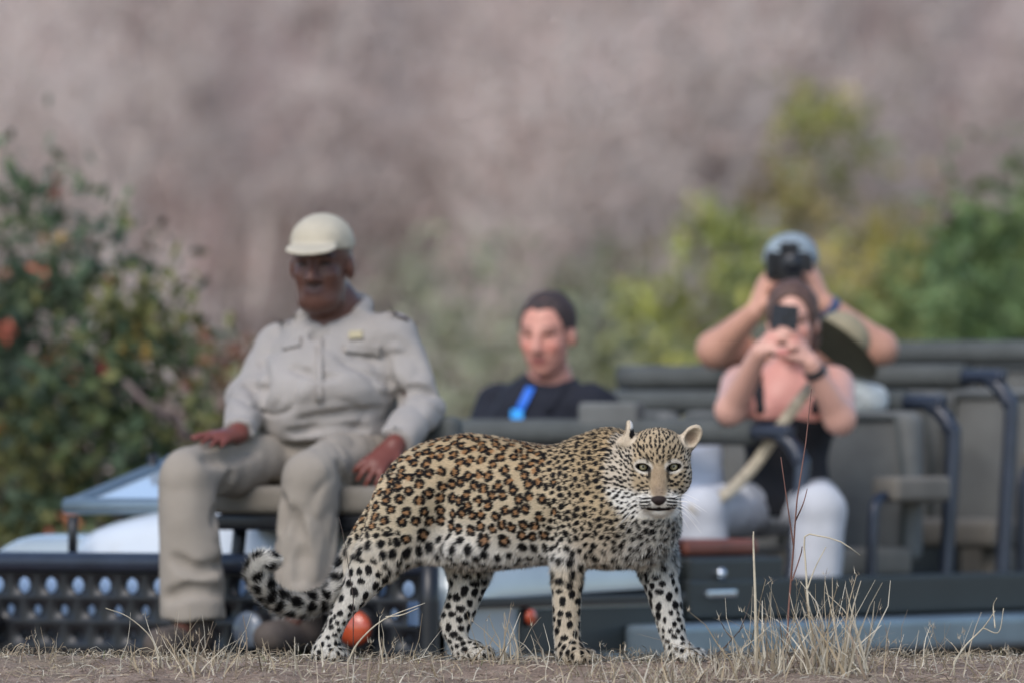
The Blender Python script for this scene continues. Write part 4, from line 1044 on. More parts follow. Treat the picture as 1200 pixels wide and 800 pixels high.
# ---- the guide on the tracker's seat
def guide():
    root = thing('person', 'person in khaki uniform and pale cap sitting on the tracker seat, hands on thighs', 'person', P(385, 600, 28.15))
    khaki = material('khaki_shirt', srgb(156, 150, 144), .9, var=.07, scale=7, bump=.25, bscale=26)
    trous = material('khaki_trousers', srgb(148, 139, 127), .9, var=.07, scale=7, bump=.25, bscale=22)
    capm = material('pale_cap', srgb(184, 175, 155), .85, var=.06, scale=20)
    boot = material('brown_boot', srgb(78, 68, 60), .75, var=.2, scale=20)
    trim = material('shirt_trim', srgb(88, 74, 78), .85, var=.2, scale=40)
    J = dict(pel=P(388, 525, 28.20), ch=P(393, 405, 28.20), nk=P(394, 362, 28.18), hd=P(377, 312, 28.12), ls=P(460, 400, 28.09), rs=P(327, 406, 28.27), le=P(494, 478, 28.02), lw=P(462, 522, 27.82),
             re=P(290, 468, 28.12), rw=P(279, 508, 27.88), lh=P(428, 535, 28.10), rh=P(346, 532, 28.24), lk=P(364, 556, 27.70), rk=P(218, 556, 27.74), la=P(354, 716, 27.74), ra=P(226, 724, 27.74))
    fr = frame((-.24, -.96, -.06)); s = 1.07
    lo, hi = bounds(list(J.values()), .22); lo[2] -= .05; hi[2] += .03
    B = Field(lo, hi, .0062)
    B.ell(J['ch']+[0, 0, -.03], (.135, .09, .12), .04); B.ell(P(385, 470, 28.18), (.15, .11, .13), .06); B.ell(J['pel'], (.14, .11, .07), .05)
    B.cone(J['ch']+[-.02, -.04, .02], J['nk'], .075, .066, .03); B.cone(J['nk'], J['hd']+[0, .03, -.04], .068, .062, .03)
    for a, b, c in (('ls', 'le', 'lw'), ('rs', 're', 'rw')):
        B.cone(J[a], J[b], .036, .034, .03); B.cone(J[b], J[c], .034, .030, .02)
    for a, b, c in (('lh', 'lk', 'la'), ('rh', 'rk', 'ra')):
        B.cone(J[a], J[b], .062, .045, .03); B.cone(J[b], J[c], .045, .034, .02); B.cone(J[c], J[c]+np.array([-.05, -.12, -.06]), .03, .025, .02)
    head_shape(B, J['hd'], fr, s*1.03)
    B.ell(J['hd']+np.array([0, 0, -.10])+fr[2]*.03, (.06, .06, .035), .03)
    hand_shape(B, J['lw'], P(430, 552, 27.74)-J['lw'], np.array([.25, -.55, .8]), .30, 1.02, -1); hand_shape(B, J['rw'], P(236, 515, 27.72)-J['rw'], np.array([.1, -.3, .95]), .13, 1.02, 1)
    base = srgb(92, 62, 52)
    def cols(v):
        c = skin_cols(v, J['hd'], fr, s*1.03, base, srgb(66, 38, 36), srgb(34, 26, 24)); hm = smoothstep(.20, .13, np.minimum(np.linalg.norm(v-P(440, 540, 27.78), axis=1), np.linalg.norm(v-P(255, 517, 27.8), axis=1)))[:, None]
        d = (v-J['hd'])/1.03; mo = .4*(smoothstep(.034, .026, np.abs(d@fr[0]))*smoothstep(.010, .005, np.abs(d@fr[1]+.047))*smoothstep(.05, .06, d@fr[2]))[:, None]; c = c*(1-mo)+mo*srgb(36, 27, 25); b_, w_ = d@fr[1], d@fr[2]; bd = .12*(smoothstep(-.035, -.06, b_)*smoothstep(-.14, -.11, b_)*smoothstep(-.02, .02, w_))[:, None]; c = c*(1-bd)+bd*srgb(40, 30, 28)
        return c*(1-hm)+hm*srgb(112, 62, 52)
    fmesh('body', B, SKIN, root, cols)
    S = Field(lo, hi, .0066)
    S.ell(J['ch']+[0, 0, -.03], (.188, .142, .13), .05); S.ell(P(384, 462, 28.10), (.208, .175, .150), .08); S.ell(P(386, 508, 28.13), (.200, .165, .075), .06)
    S.cone(J['rs']+[.02, 0, 0], J['nk']+[0, .03, -.06], .064, .060, .05); S.cone(J['ls']+[-.02, 0, 0], J['nk']+[0, .03, -.06], .068, .060, .05)
    for a, b, c, r0 in (('ls', 'le', 'lw', 1.12), ('rs', 're', 'rw', 1.0)):
        S.cone(J[a], J[b], .070*r0, .060*r0, .025); S.cone(J[b], J[c], .060*r0, .048*r0, .02); S.cut(J[c]-unit(J[c]-J[b])*.012, J[c]-J[b], .11)
    S.wrinkle(.006, 9, (1, 1, 1.7)); S.fold(.013, 7, (.8, .8, 2.0)); S.fold(.008, 14, (.7, .7, 1.6))
    for ln in ([(398, 420), (430, 436), (462, 452), (470, 476)], [(352, 492), (400, 484), (446, 480)], [(452, 418), (457, 446), (466, 470)], [(306, 420), (312, 446), (306, 470)], [(466, 462), (490, 456), (508, 462)], [(288, 448), (300, 456), (314, 456)], [(340, 430), (370, 440), (396, 438)], [(340, 506), (390, 500), (430, 502)]): S.crease(ln)
    S.cut(P(386, 522, 28.12), (0, -.1, -1), .32); S.ell(J['nk']+[0, -.01, .055], (.078, .078, .075), .01, mode='c')
    S.cone(P(378, 372, 28.08), P(372, 392, 27.98), .028, .004, .005, mode='c')
    n_ = J['nk']; r, u, f = fr
    col_ = [n_+r*math.sin(t)*.086-f*math.cos(t)*.078+u*(.004+.022*math.cos(t)) for t in np.linspace(-2.05, 2.05, 15)]
    S.chain(col_, [.019]*15, .012)
    for e, sg in ((col_[0], -1), (col_[-1], 1)): S.ell(e+f*.012-u*.030+r*sg*.012, (.034, .036, .013), .012, fr)
    S.cone(P(384, 358, 28.05), P(371, 392, 28.065), .056, .026, .004, mode='c')
    sh = fmesh('shirt', S, khaki, root)
    T = Field(lo, hi, .0066)
    T.ell(P(386, 535, 28.15), (.195, .165, .085), .05)
    for a, b, c in (('lh', 'lk', 'la'), ('rh', 'rk', 'ra')):
        T.cone(J[a], J[b], .106, .074, .03); T.cone(J[b]+[0, .015, -.02], J[c]+[0, 0, -.01], .082, .097, .012); T.cut(J[c]+[0, 0, -.005], (0, 0, -1), .17)
    T.wrinkle(.007, 8, (1.5, 1.5, .7)); T.fold(.009, 6, (1.8, 1.8, .9)); T.fold(.008, 13, (1.2, 1.2, .9))
    for ln in ([(398, 545), (408, 575), (402, 605)], [(272, 556), (258, 582), (252, 612)], [(196, 700), (225, 690), (262, 694)], [(205, 655), (232, 668), (262, 660)], [(345, 600), (352, 640), (350, 680)], [(300, 524), (270, 536), (240, 538)], [(318, 566), (330, 590), (328, 620)]): T.crease(ln, .006, .03)
    T.cut(P(386, 515, 28.15), (0, .1, 1), .3)
    fmesh('trousers', T, trous, root)
    C = Field(J['hd']-.25, J['hd']+.25, .005); r, u, f = fr; h = J['hd']
    C.ell(h+u*.062-f*.010, (.092, .088, .110), .01, fr); C.ell(h+u*.085+f*.045, (.070, .045, .055), .02, fr); C.cut(h+u*.050, -u+f*.0, .25)
    C.ell(h+u*.056+f*.112, (.076, .010, .066), .012, np.array([r, unit(u+f*.24), unit(f-u*.24)]))
    fmesh('cap', C, capm, root)
    for nm, q in (('pocket_flap', [(404, 402), (446, 404), (446, 416), (404, 412)]), ('pocket_flap', [(330, 398), (352, 394), (352, 404), (331, 409)]), ('placket', [(370, 396), (377, 395), (378, 470), (370, 470)])):
        patch(nm, S, q, khaki, sh, .010)
    patch('badge', S, [(409, 388), (425, 387), (425, 396), (409, 397)], material('yellow_badge', srgb(172, 162, 132), .8), sh, .006)
    patch('epaulette', S, [(452, 352), (470, 360), (480, 376), (462, 368)], trim, sh, .012); patch('epaulette', S, [(322, 372), (340, 362), (346, 368), (328, 379)], trim, sh, .012)
    for k_ in ('la', 'ra'):
        q = J[k_]; W = Field(q-np.array([.25, .35, .22]), q+np.array([.2, .2, .15]), .007)
        W.cone(q+[0, 0, .03], q+[0, .01, -.05], .062, .062, .02); W.cone(q+[0, .04, -.065], q+[-.085, -.18, -.070], .052, .048, .03); W.cut(q+[0, 0, -.108], (0, 0, -1), .4)
        fmesh('boot', W, boot, root)
guide()

# ---- the man in the navy shirt
def navy_man():
    root = thing('person', 'person with short dark hair in navy shirt and blue lanyard seated in the first row', 'person', P(640, 620, 30.45))
    navy = material('navy_shirt', srgb(24, 27, 38), .9, var=.15, scale=7, bump=.25, bscale=26); dk = material('charcoal_trousers', srgb(66, 66, 66), .9, var=.1)
    J = dict(ch=P(640, 500, 30.5), nk=P(645, 447, 30.47), hd=P(641, 394, 30.42), ls=P(698, 478, 30.38), rs=P(580, 480, 30.62), le=P(716, 570, 30.35), lw=P(675, 590, 30.15), re=P(562, 575, 30.55), rw=P(590, 600, 30.3), pel=P(640, 600, 30.5),
             lh=P(668, 610, 30.45), rh=P(612, 610, 30.55), lk=P(610, 615, 30.02), rk=P(545, 615, 30.15), la=P(612, 700, 30.02), ra=P(548, 700, 30.15))
    fr = frame((-.32, -.93, -.12)); lo, hi = bounds(list(J.values()), .2)
    B = Field(lo, hi, .0068)
    B.ell(J['ch'], (.15, .10, .15), .05); B.ell(J['pel'], (.15, .11, .10), .08); B.cone(J['ch'], J['pel'], .12, .12, .05); B.cone(J['ch']+[0, 0, .06], J['nk'], .09, .062, .05); B.cone(J['nk'], J['hd']+[0, .02, -.04], .060, .058, .03)
    for a, b, c in (('ls', 'le', 'lw'), ('rs', 're', 'rw')): B.cone(J[a], J[b], .052, .042, .03); B.cone(J[b], J[c], .040, .028, .02); hand_shape(B, J[c], np.array([-.5, -.8, -.1]), np.array([0, 0, 1.]), .4, 1, 1 if a == 'ls' else -1)
    for a, b, c in (('lh', 'lk', 'la'), ('rh', 'rk', 'ra')): B.cone(J[a], J[b], .064, .048, .03); B.cone(J[b], J[c], .045, .034, .02); B.cone(J[c], J[c]+np.array([-.1, -.15, -.04]), .04, .035, .02)
    head_shape(B, J['hd'], fr, 1.06)
    fmesh('body', B, SKIN, root, lambda v: skin_cols(v, J['hd'], fr, 1.06, srgb(204, 146, 128), srgb(166, 92, 86), srgb(88, 64, 56), flush=srgb(198, 112, 100)))
    S = Field(lo, hi, .0072); S.ell(J['ch'], (.175, .125, .16), .05); S.cone(J['ch'], J['pel'], .14, .145, .05); S.cone(J['rs']+[.03, 0, 0], J['ls']+[-.03, 0, 0], .068, .068, .05); S.ell(J['ch']+[0, 0, .09], (.12, .09, .075), .06)
    for a, b in (('ls', 'le'), ('rs', 're')): S.cone(J[a], J[b], .074, .066, .03); S.cut(J[a]+(J[b]-J[a])*.85, J[b]-J[a], .12)
    S.wrinkle(.009, 10, (1, 1, 1.5)); S.ell(J['nk']+[0, -.015, .050], (.070, .080, .068), .008, mode='c'); S.cut(J['pel']+[0, 0, -.02], (0, 0, -1), .3)
    sh = fmesh('shirt', S, navy, root)
    T = Field(lo, hi, .008); T.ell(J['pel']+[0, 0, -.02], (.16, .13, .09), .04)
    for a, b, c in (('lh', 'lk', 'la'), ('rh', 'rk', 'ra')): T.cone(J[a], J[b], .095, .075, .04); T.cone(J[b], J[c], .072, .06, .03); T.cut(J[c], (0, 0, -1), .15)
    fmesh('trousers', T, dk, root)
    H = Field(J['hd']-.2, J['hd']+.2, .005); r, u, f = fr; h = J['hd']
    H.ell(h+u*.042-f*.016, np.array([.085, .100, .106]), .01, fr); H.wrinkle(.006, 42, (1, 1, .6)); H.cut(h-u*.035-f*.05, -u+f*.1, .3); 
    H.ell(h-u*.004+f*.105+r*.028, (.058, .104, .088), .008, fr, mode='c'); H.ell(h-u*.004+f*.105-r*.028, (.058, .104, .088), .008, fr, mode='c')
    for sg in (-1, 1): H.ell(h+r*sg*.09-u*.02+f*.02, (.03, .05, .03), .01, fr, mode='c')
    fmesh('hair', H, material('dark_brown_hair', srgb(58, 46, 44), .7, var=.3, scale=90, bump=.5, bscale=120), root)
    blue = material('blue_lanyard', srgb(30, 108, 214), .6); bl2 = material('bright_blue_tag', srgb(40, 160, 240), .4)
    patch('lanyard', S, [(617, 452), (627, 454), (613, 482), (603, 481)], blue, sh, .008); patch('lanyard', S, [(658, 447), (665, 450), (645, 484), (638, 482)], navy, sh, .006)
    patch('name_tag', S, [(599, 479), (613, 480), (613, 500), (598, 500)], bl2, sh, .012)
navy_man()

# ---- the woman with the phone
def phone_woman():
    root = thing('person', 'person with brown hair in black tank top and white trousers photographing with a phone', 'person', P(925, 640, 29.95))
    tank = material('black_tank_top', srgb(28, 29, 34), .9, var=.15, bump=.2, bscale=26); wht = material('white_trousers', srgb(188, 189, 192), .9, var=.04, bump=.25, bscale=18)
    J = dict(ch=P(922, 485, 29.98), nk=P(929, 432, 29.98), hd=P(929, 379, 29.92), ls=P(980, 452, 29.93), rs=P(866, 452, 30.06), le=P(984, 490, 29.70), lw=P(950, 425, 29.60), re=P(857, 480, 29.75), rw=P(890, 412, 29.60), pel=P(922, 585, 29.98),
             lh=P(950, 598, 29.92), rh=P(893, 598, 30.0), lk=P(960, 594, 29.50), rk=P(822, 596, 29.62), la=P(955, 690, 29.50), ra=P(828, 690, 29.62))
    fr = frame((-.10, -.98, -.08)); lo, hi = bounds(list(J.values()), .2); hi[2] += .03
    B = Field(lo, hi, .0062)
    B.ell(J['ch']+[0, 0, .02], (.145, .098, .13), .05); B.cone(J['ch'], J['pel'], .100, .105, .06); B.ell(J['pel'], (.13, .09, .07), .05)
    for sg in (-1, 1): B.ell(J['ch']+[sg*.065, -.075, -.01], (.062, .058, .062), .04)
    B.cone(J['rs']+[.02, 0, 0], J['ls']+[-.02, 0, 0], .056, .056, .05); B.cone(J['ch']+[0, 0, .08], J['nk'], .075, .052, .05); B.cone(J['nk'], J['hd']+[0, .02, -.05], .050, .050, .03)
    for a, b, c, sd in (('ls', 'le', 'lw', 1), ('rs', 're', 'rw', -1)):
        B.cone(J[a], J[b], .056, .048, .03); B.cone(J[b], J[c], .046, .028, .02)
    ph = P(918, 384, 29.60)
    hand_shape(B, J['lw'], ph+np.array([.022, .0, -.018])-J['lw'], np.array([.7, -.5, .1]), .62, .92, -1); hand_shape(B, J['rw'], ph+np.array([-.025, 0, -.022])-J['rw'], np.array([-.7, -.5, .1]), .62, .92, 1)
    for a, b, c in (('lh', 'lk', 'la'), ('rh', 'rk', 'ra')): B.cone(J[a], J[b], .060, .046, .03); B.cone(J[b], J[c], .042, .032, .02); B.cone(J[c], J[c]+np.array([-.08, -.14, -.04]), .035, .03, .02)
    head_shape(B, J['hd'], fr, .93)
    def cols(v):
        c = skin_cols(v, J['hd'], fr, .93, srgb(208, 160, 142), srgb(186, 104, 98), srgb(90, 66, 56), flush=srgb(206, 124, 112))
        d = v-(J['ch']+np.array([0, -.10, .05])); m = (smoothstep(.20, .10, np.linalg.norm(d*np.array([1, .8, 1]), axis=1)))[:, None]; return c*(1-m*.7)+m*.7*srgb(204, 138, 126)
    fmesh('body', B, SKIN, root, cols)
    S = Field(lo, hi, .0066); S.ell(J['ch']+[0, 0, .0], (.152, .107, .12), .05); S.cone(J['ch'], J['pel'], .115, .135, .06)
    for sg in (-1, 1): S.ell(J['ch']+[sg*.065, -.077, -.012], (.068, .064, .064), .04)
    S.cut(P(922, 487, 29.88), (0, -.25, 1), .20); S.wrinkle(.006, 12)
    for sg in (-1, 1): S.cone(J['ch']+[sg*.080, -.115, .01], J['ch']+[sg*.095, -.055, .115], .020, .018, .01); S.cone(J['ch']+[sg*.095, -.055, .115], J['ch']+[sg*.095, .02, .13], .018, .018, .01)
    S.cut(J['pel']+[0, 0, -.05], (0, 0, -1), .3)
    fmesh('tank_top', S, tank, root)
    T = Field(lo, hi, .0070); T.ell(J['pel']+[0, 0, -.01], (.165, .13, .085), .04)
    for a, b, c in (('lh', 'lk', 'la'), ('rh', 'rk', 'ra')): T.cone(J[a], J[b], .092, .070, .04); T.cone(J[b]+[0, .01, -.01], J[c], .076, .080, .02); T.cut(J[c], (0, 0, -1), .15)
    T.wrinkle(.008, 9, (1.3, 1.3, .8)); T.fold(.018, 7, (1.4, 1.4, .9)); T.fold(.010, 13); T.cut(J['pel']+[0, 0, .07], (0, 0, 1), .3)
    fmesh('trousers', T, wht, root)
    H = Field(J['hd']-.24, J['hd']+.2, .005); r, u, f = fr; h = J['hd']
    H.ell(h+(u*.042-f*.016)*.93, np.array([.084, .100, .104])*.95, .01, fr); H.ell(h-u*.03-f*.04, (.080, .10, .06), .03, fr); H.cone(h-u*.03-f*.10, h-u*.14-f*.11, .035, .02, .03)
    H.wrinkle(.004, 50, (1.5, 1, .5)); H.ell(h-u*.016+f*.10, (.066, .114, .088), .01, fr, mode='c')
    fmesh('hair', H, material('brown_hair', srgb(92, 68, 58), .6, var=.35, scale=70, bump=.5, bscale=90), root)
    strap = material('beige_strap', srgb(176, 164, 142), .85, var=.3, scale=38)
    ribbon('shoulder_strap', [P(968, 432, 29.90), P(955, 447, 29.74), P(925, 485, 29.71), P(900, 522, 29.74), P(878, 552, 29.72), P(848, 580, 29.60), P(810, 598, 29.55)], .036, strap, root, (.78, -.1, -.60), .004)
    W = Field(J['lw']-.08, J['lw']+.08, .004); ax = unit(J['lw']-J['le']); q = J['lw']-ax*.03
    W.cone(q-ax*.010, q+ax*.010, .036, .034, .002); W.cut(q+ax*.012, ax, .1); W.cut(q-ax*.012, -ax, .1)
    fmesh('wristband', W, black_m, root)
    # the phone she holds
    t = thing('phone', 'dark smartphone held up in both hands by the woman in the tank top', 'phone', ph-np.array([0, 0, .07]))
    bm = bmesh.new(); bmesh.ops.create_cube(bm, size=1)
    rot = Matrix.Rotation(.10, 4, 'Y')
    for v in bm.verts: v.co = rot @ Vector((v.co.x*.080, v.co.y*.012, v.co.z*.155)) + Vector((0, 0, .06))
    bmesh.ops.bevel(bm, geom=bm.edges[:], offset=.004, segments=2, affect='EDGES')
    link('phone_body', bmesh_mesh('phone_body', bm), material('phone_case', srgb(30, 34, 44), .35), t, False)
    bm = bmesh.new()
    for k in range(3): bmesh.ops.create_cone(bm, segments=14, radius1=.0085, radius2=.0075, depth=.006, cap_ends=True, matrix=Matrix.Translation((.022 if k != 1 else .005, -.008, .115-.018*k)) @ Matrix.Rotation(math.pi/2, 4, 'X'))
    link('lens', bmesh_mesh('lens', bm), material('phone_lens', srgb(18, 20, 26), .3), t, False)
phone_woman()

# ---- the man behind with the camera
def camera_man():
    root = thing('person', 'person in grey cap raising a black camera, elbows out, in the row behind', 'person', P(930, 600, 31.1))
    shirt = material('olive_shirt', srgb(92, 98, 88), .9, var=.12, bump=.25, bscale=26); capm = material('grey_blue_cap', srgb(138, 150, 156), .85, var=.2, scale=18)
    J = dict(ch=P(930, 450, 31.10), nk=P(928, 378, 31.08), hd=P(927, 326, 31.02), ls=P(990, 408, 31.04), rs=P(868, 410, 31.16), le=P(1030, 408, 30.82), lw=P(966, 356, 30.74), re=P(838, 410, 30.86), rw=P(884, 366, 30.76), pel=P(930, 560, 31.1),
             lh=P(960, 570, 31.05), rh=P(900, 570, 31.15), lk=P(930, 575, 30.65), rk=P(850, 575, 30.75), la=P(935, 640, 30.65), ra=P(855, 640, 30.75))
    fr = frame((-.08, -.99, -.08)); lo, hi = bounds(list(J.values()), .2); B = Field(lo, hi, .0066)
    B.ell(J['ch']+[0, 0, .02], (.15, .10, .15), .05); B.cone(J['ch'], J['pel'], .12, .13, .05); B.ell(J['pel'], (.15, .11, .09), .06); B.cone(J['ch']+[0, 0, .08], J['nk'], .085, .06, .05); B.cone(J['nk'], J['hd']+[0, .02, -.04], .058, .056, .03)
    for a, b, c in (('ls', 'le', 'lw'), ('rs', 're', 'rw')): B.cone(J[a], J[b], .062, .056, .03); B.cone(J[b], J[c], .056, .032, .02)
    cm = P(925, 308, 30.76)
    hand_shape(B, J['lw'], cm+np.array([.045, 0, .02])-J['lw'], np.array([.75, -.55, .15]), .45, 1.05, -1); hand_shape(B, J['rw'], cm+np.array([-.06, 0, -.02])-J['rw'], np.array([-.75, -.5, .2]), .55, 1.05, 1)
    for a, b, c in (('lh', 'lk', 'la'), ('rh', 'rk', 'ra')): B.cone(J[a], J[b], .064, .048, .03); B.cone(J[b], J[c], .045, .034, .02); B.cone(J[c], J[c]+np.array([-.1, -.15, -.04]), .04, .035, .02)
    head_shape(B, J['hd'], fr, 1.0)
    fmesh('body', B, SKIN, root, lambda v: skin_cols(v, J['hd'], fr, 1.0, srgb(198, 148, 126), srgb(170, 102, 96), srgb(88, 64, 56), flush=srgb(196, 120, 104)))
    S = Field(lo, hi, .0075); S.ell(J['ch']+[0, 0, .01], (.18, .125, .165), .05); S.cone(J['ch'], J['pel'], .145, .15, .05); S.cone(J['rs'], J['ls'], .070, .070, .05)
    for a, b in (('ls', 'le'), ('rs', 're')): S.cone(J[a], J[b], .072, .070, .03); S.cut(J[a]+(J[b]-J[a])*.12, J[b]-J[a], .55)
    S.wrinkle(.009, 10); S.ell(J['nk']+[0, -.015, .04], (.07, .08, .06), .008, mode='c'); S.cut(J['pel']+[0, 0, -.02], (0, 0, -1), .3)
    fmesh('shirt', S, shirt, root)
    T = Field(lo, hi, .008); T.ell(J['pel']+[0, 0, -.02], (.16, .13, .09), .04)
    for a, b, c in (('lh', 'lk', 'la'), ('rh', 'rk', 'ra')): T.cone(J[a], J[b], .095, .075, .04); T.cone(J[b], J[c], .072, .06, .03); T.cut(J[c], (0, 0, -1), .15)
    fmesh('trousers', T, material('stone_trousers', srgb(128, 120, 104), .9), root)
    C = Field(J['hd']-.25, J['hd']+.25, .005); r, u, f = fr; h = J['hd']
    C.ell(h+u*.058-f*.010, (.088, .084, .108), .01, fr); C.cut(h+u*.046, -u, .25); C.ell(h+u*.052+f*.085, (.072, .010, .055), .012, np.array([r, unit(u+f*.2), unit(f-u*.2)]))
    fmesh('cap', C, capm, root)
    W = Field(J['lw']-.09, J['lw']+.09, .004); ax = unit(J['lw']-J['le']); q = J['lw']-ax*.02
    W.cone(q-ax*.014, q+ax*.014, .040, .038, .002); W.cut(q+ax*.014, ax, .1); W.cut(q-ax*.014, -ax, .1)
    fmesh('watch', W, material('blue_watch', srgb(52, 74, 110), .4), root)
    t = thing('camera_body', 'black photo camera held before the face of the man in the grey cap', 'camera', cm-np.array([0, 0, .055]))
    def bx(nm, s, c, bev=.01):
        bm = bmesh.new(); bmesh.ops.create_cube(bm, size=1)
        for v in bm.verts: v.co = Vector((v.co.x*s[0], v.co.y*s[1], v.co.z*s[2]))+Vector(c)
        bmesh.ops.bevel(bm, geom=bm.edges[:], offset=bev, segments=3, affect='EDGES'); return link(nm, bmesh_mesh(nm, bm), cmat, t, False)
    cmat = material('camera_black', srgb(24, 25, 28), .5)
    bx('housing', (.145, .065, .095), (0, 0, .04)); bx('viewfinder', (.085, .07, .035), (0, 0, .10), .015); bx('grip', (.03, .085, .085), (-.058, -.012, .05))
    bm = bmesh.new(); bmesh.ops.create_cone(bm, segments=28, radius1=.036, radius2=.041, depth=.10, cap_ends=True, matrix=Matrix.Translation((.008, -.08, .05)) @ Matrix.Rotation(math.pi/2, 4, 'X'))
    ln = link('lens_barrel', bmesh_mesh('lens_barrel', bm, False), cmat, t, False)
    bm = bmesh.new(); bmesh.ops.create_uvsphere(bm, u_segments=20, v_segments=12, radius=.033)
    for v in bm.verts: v.co = Vector((v.co.x+.008, v.co.y*.3-.128, v.co.z+.05))
    link('front_glass', bmesh_mesh('front_glass', bm, True), material('dark_lens_glass', srgb(14, 18, 28), .3), ln, False)
camera_man()

# ---- loose things in the vehicle
def hat():
    c = P(982, 404, 30.35); t = thing('sun_hat', 'khaki brimmed hat hanging behind the shoulder of the woman with the phone', 'hat', c)
    hm = material('khaki_felt', srgb(150, 140, 114), .9, var=.12, scale=14); hb = material('olive_brim', srgb(84, 80, 62), .9, var=.12, scale=14)
    n = unit([.58, .34, .74]); fr = frame(n, (0, 1, .2)); F = Field(c-.25, c+.25, .005)
    F.ell(c+n*.035, (.085, .075, .07), .0, fr); F.cut(c, -n, .3); fmesh('crown', F, hm, t)
    F = Field(c-.25, c+.25, .005); F.ell(c-n*.004, (.155, .140, .009), .0, fr); fmesh('brim', F, hb, t)
hat()
def white_cloth():
    c = P(1012, 462, 30.42); F = Field(c-.2, c+.2, .006); F.ell(c, (.075, .06, .04), .02); F.ell(c+[.02, 0, -.03], (.06, .06, .04), .02); F.wrinkle(.008, 22)
    v, q = F.mesh(2); o = link('folded_cloth', npmesh('folded_cloth', v, q), material('white_cloth', srgb(196, 200, 196), .9, bump=.3, bscale=40)); tag(o, 'small white cloth bundled on the seat back beside the woman', 'cloth')
    F = Field(P(826, 555, 29.98)-.32, P(826, 555, 29.98)+.25, .006); c = P(826, 552, 30.02)
    F.cone(c+[0, 0, -.175], c+[0.005, 0, .06], .062, .052, .0, ((0, 1, 0), .6)); F.fold(.007, 9); F.wrinkle(.006, 14)
    v, q = F.mesh(2); o = link('white_bag', npmesh('white_bag', v, q), material('white_bag', srgb(186, 196, 214), .8, bump=.3, bscale=30)); tag(o, 'soft white bag standing on the seat beside the white trousers', 'bag')
white_cloth()

# ------------------------------------------------------------------ dry grass, straw and twigs on the bank
def blades(g, base, n, h, lean, spread, width, bend=.35, seg=4):
    """n bent strips from points near base; returns verts, quads, tip points"""
    V = []; Fc = []; tips = []
    for i in range(n):
        x = base[0]+g.normal(0, spread); y = base[1]+g.normal(0, spread*.7); p = np.array([x, y, float(gz(x, y))-.008])
        d = unit(np.array([g.normal(0, lean), g.normal(0, lean*.7), 1])); L = h*g.uniform(.35, 1.0); w = width*g.choice([.4, .55, .8, 1.1]); bd_ = bend*g.uniform(.5, 2.0); sd = unit([1, g.normal(0, .5), 0]); k = len(V)
        kink = g.random() < .22; tip = p
        for s in range(seg+1):
            t = s/seg; ww = w*(1-t*.75)
            V += [p-sd*ww, p+sd*ww]; tip = p
            d = unit(d+np.array([g.normal(0, bd_), g.normal(0, bd_), -.05 if not kink else (-.9 if s == 2 else 0)])*.45); p = p+d*L/seg
        tips.append(tip); Fc += [(k+2*s, k+2*s+1, k+2*s+3, k+2*s+2) for s in range(seg)]
    return V, Fc, tips
STRAW = material('dry_straw', (1, 1, 1), .8, attr='Col', spec=.2)
def straw_cols(n, g, pal=((184, 173, 152), (160, 147, 126), (196, 188, 170), (130, 116, 100), (172, 156, 130))):
    p = np.array([srgb(*c) for c in pal]); return p[g.integers(0, len(pal), n)]*(.66+.42*g.random(n))[:, None]
def strip_obj(name, V, Fc, seg, g, parent=None, pal=None):
    n = len(V)//(2*(seg+1)); c = np.repeat(straw_cols(n, g) if pal is None else straw_cols(n, g, pal), 2*(seg+1), 0)
    return link(name, npmesh(name, V, Fc, False, c), STRAW, parent)
def tuft(label, px, Y, n, h, spread, seed, lean=.22, width=.0026, py=778):
    g = np.random.default_rng(seed); x = at(px, Y); z = float(gz(x, Y)); n = int(n*1.15); V, Fc, tips = blades(g, (x, Y), n, h, lean, spread, width)
    t = thing('grass_tuft', label, 'dry grass', (x, Y, z), 0, 'dry grass tufts along the bank')
    strip_obj('blades', V, Fc, 4, g, t)['kind'] = 'stuff'
    sv = []; sf = []
    for p in tips[:max(4, n//5)]:                      # a few split seed heads
        for _ in range(5):
            q = p+g.normal(0, .004, 3); d = unit(g.normal(0, .5, 3)+[0, 0, .8])*g.uniform(.008, .022); k = len(sv); s = np.array([.0009, 0, 0]); sv += [q-s, q+s, q+d]; sf.append((k, k+1, k+2))
    link('seed_heads', npmesh('seed_heads', sv, sf, False, np.repeat(straw_cols(len(sf), g), 3, 0)), STRAW, t)['kind'] = 'stuff'
T = tuft
T('sparse dry grass at the left end of the bank', 52, 24.7, 10, .10, .035, 1)
T('bushy dry grass tuft below the right boot of the guide', 222, 24.55, 60, .17, .075, 2, .42)
T('short dry grass below the left boot of the guide', 318, 24.6, 22, .10, .07, 3, .3)
T('dry grass in front of the leopard hind paw', 440, 24.35, 30, .15, .055, 4, .45)
T('thin upright grass between the hind legs of the leopard', 468, 24.9, 8, .16, .03, 5, .12)
T('dry grass between the two middle legs of the leopard', 608, 24.75, 26, .17, .05, 6, .28)
T('short grass around the near front paw of the leopard', 690, 24.5, 36, .08, .06, 7, .45)
T('dense straw clump in front of the stepping front paw', 778, 24.35, 70, .13, .075, 8, .5)
T('matted grass just ahead of the stepping front paw', 835, 24.5, 60, .11, .06, 9, .5)
T('tall pale grass clump beside the branching twig', 908, 24.6, 52, .25, .055, 10, .26, .0034)
T('tallest pale grass clump with broken stalks', 972, 24.55, 74, .29, .065, 11, .24, .0036)
T('medium grass clump past the tall stalks', 1015, 24.6, 26, .18, .05, 12, .35)
T('sparse curling grass below the side step', 1085, 24.7, 14, .13, .07, 13, .5)
T('few bent stalks near the far end of the bank', 1140, 24.6, 12, .20, .06, 14, .4)
T('short grass at the far end of the bank', 1190, 24.6, 14, .12, .05, 15, .3)
T('low straw tuft between hind paw and grass stalks', 520, 24.6, 18, .06, .06, 16, .5)
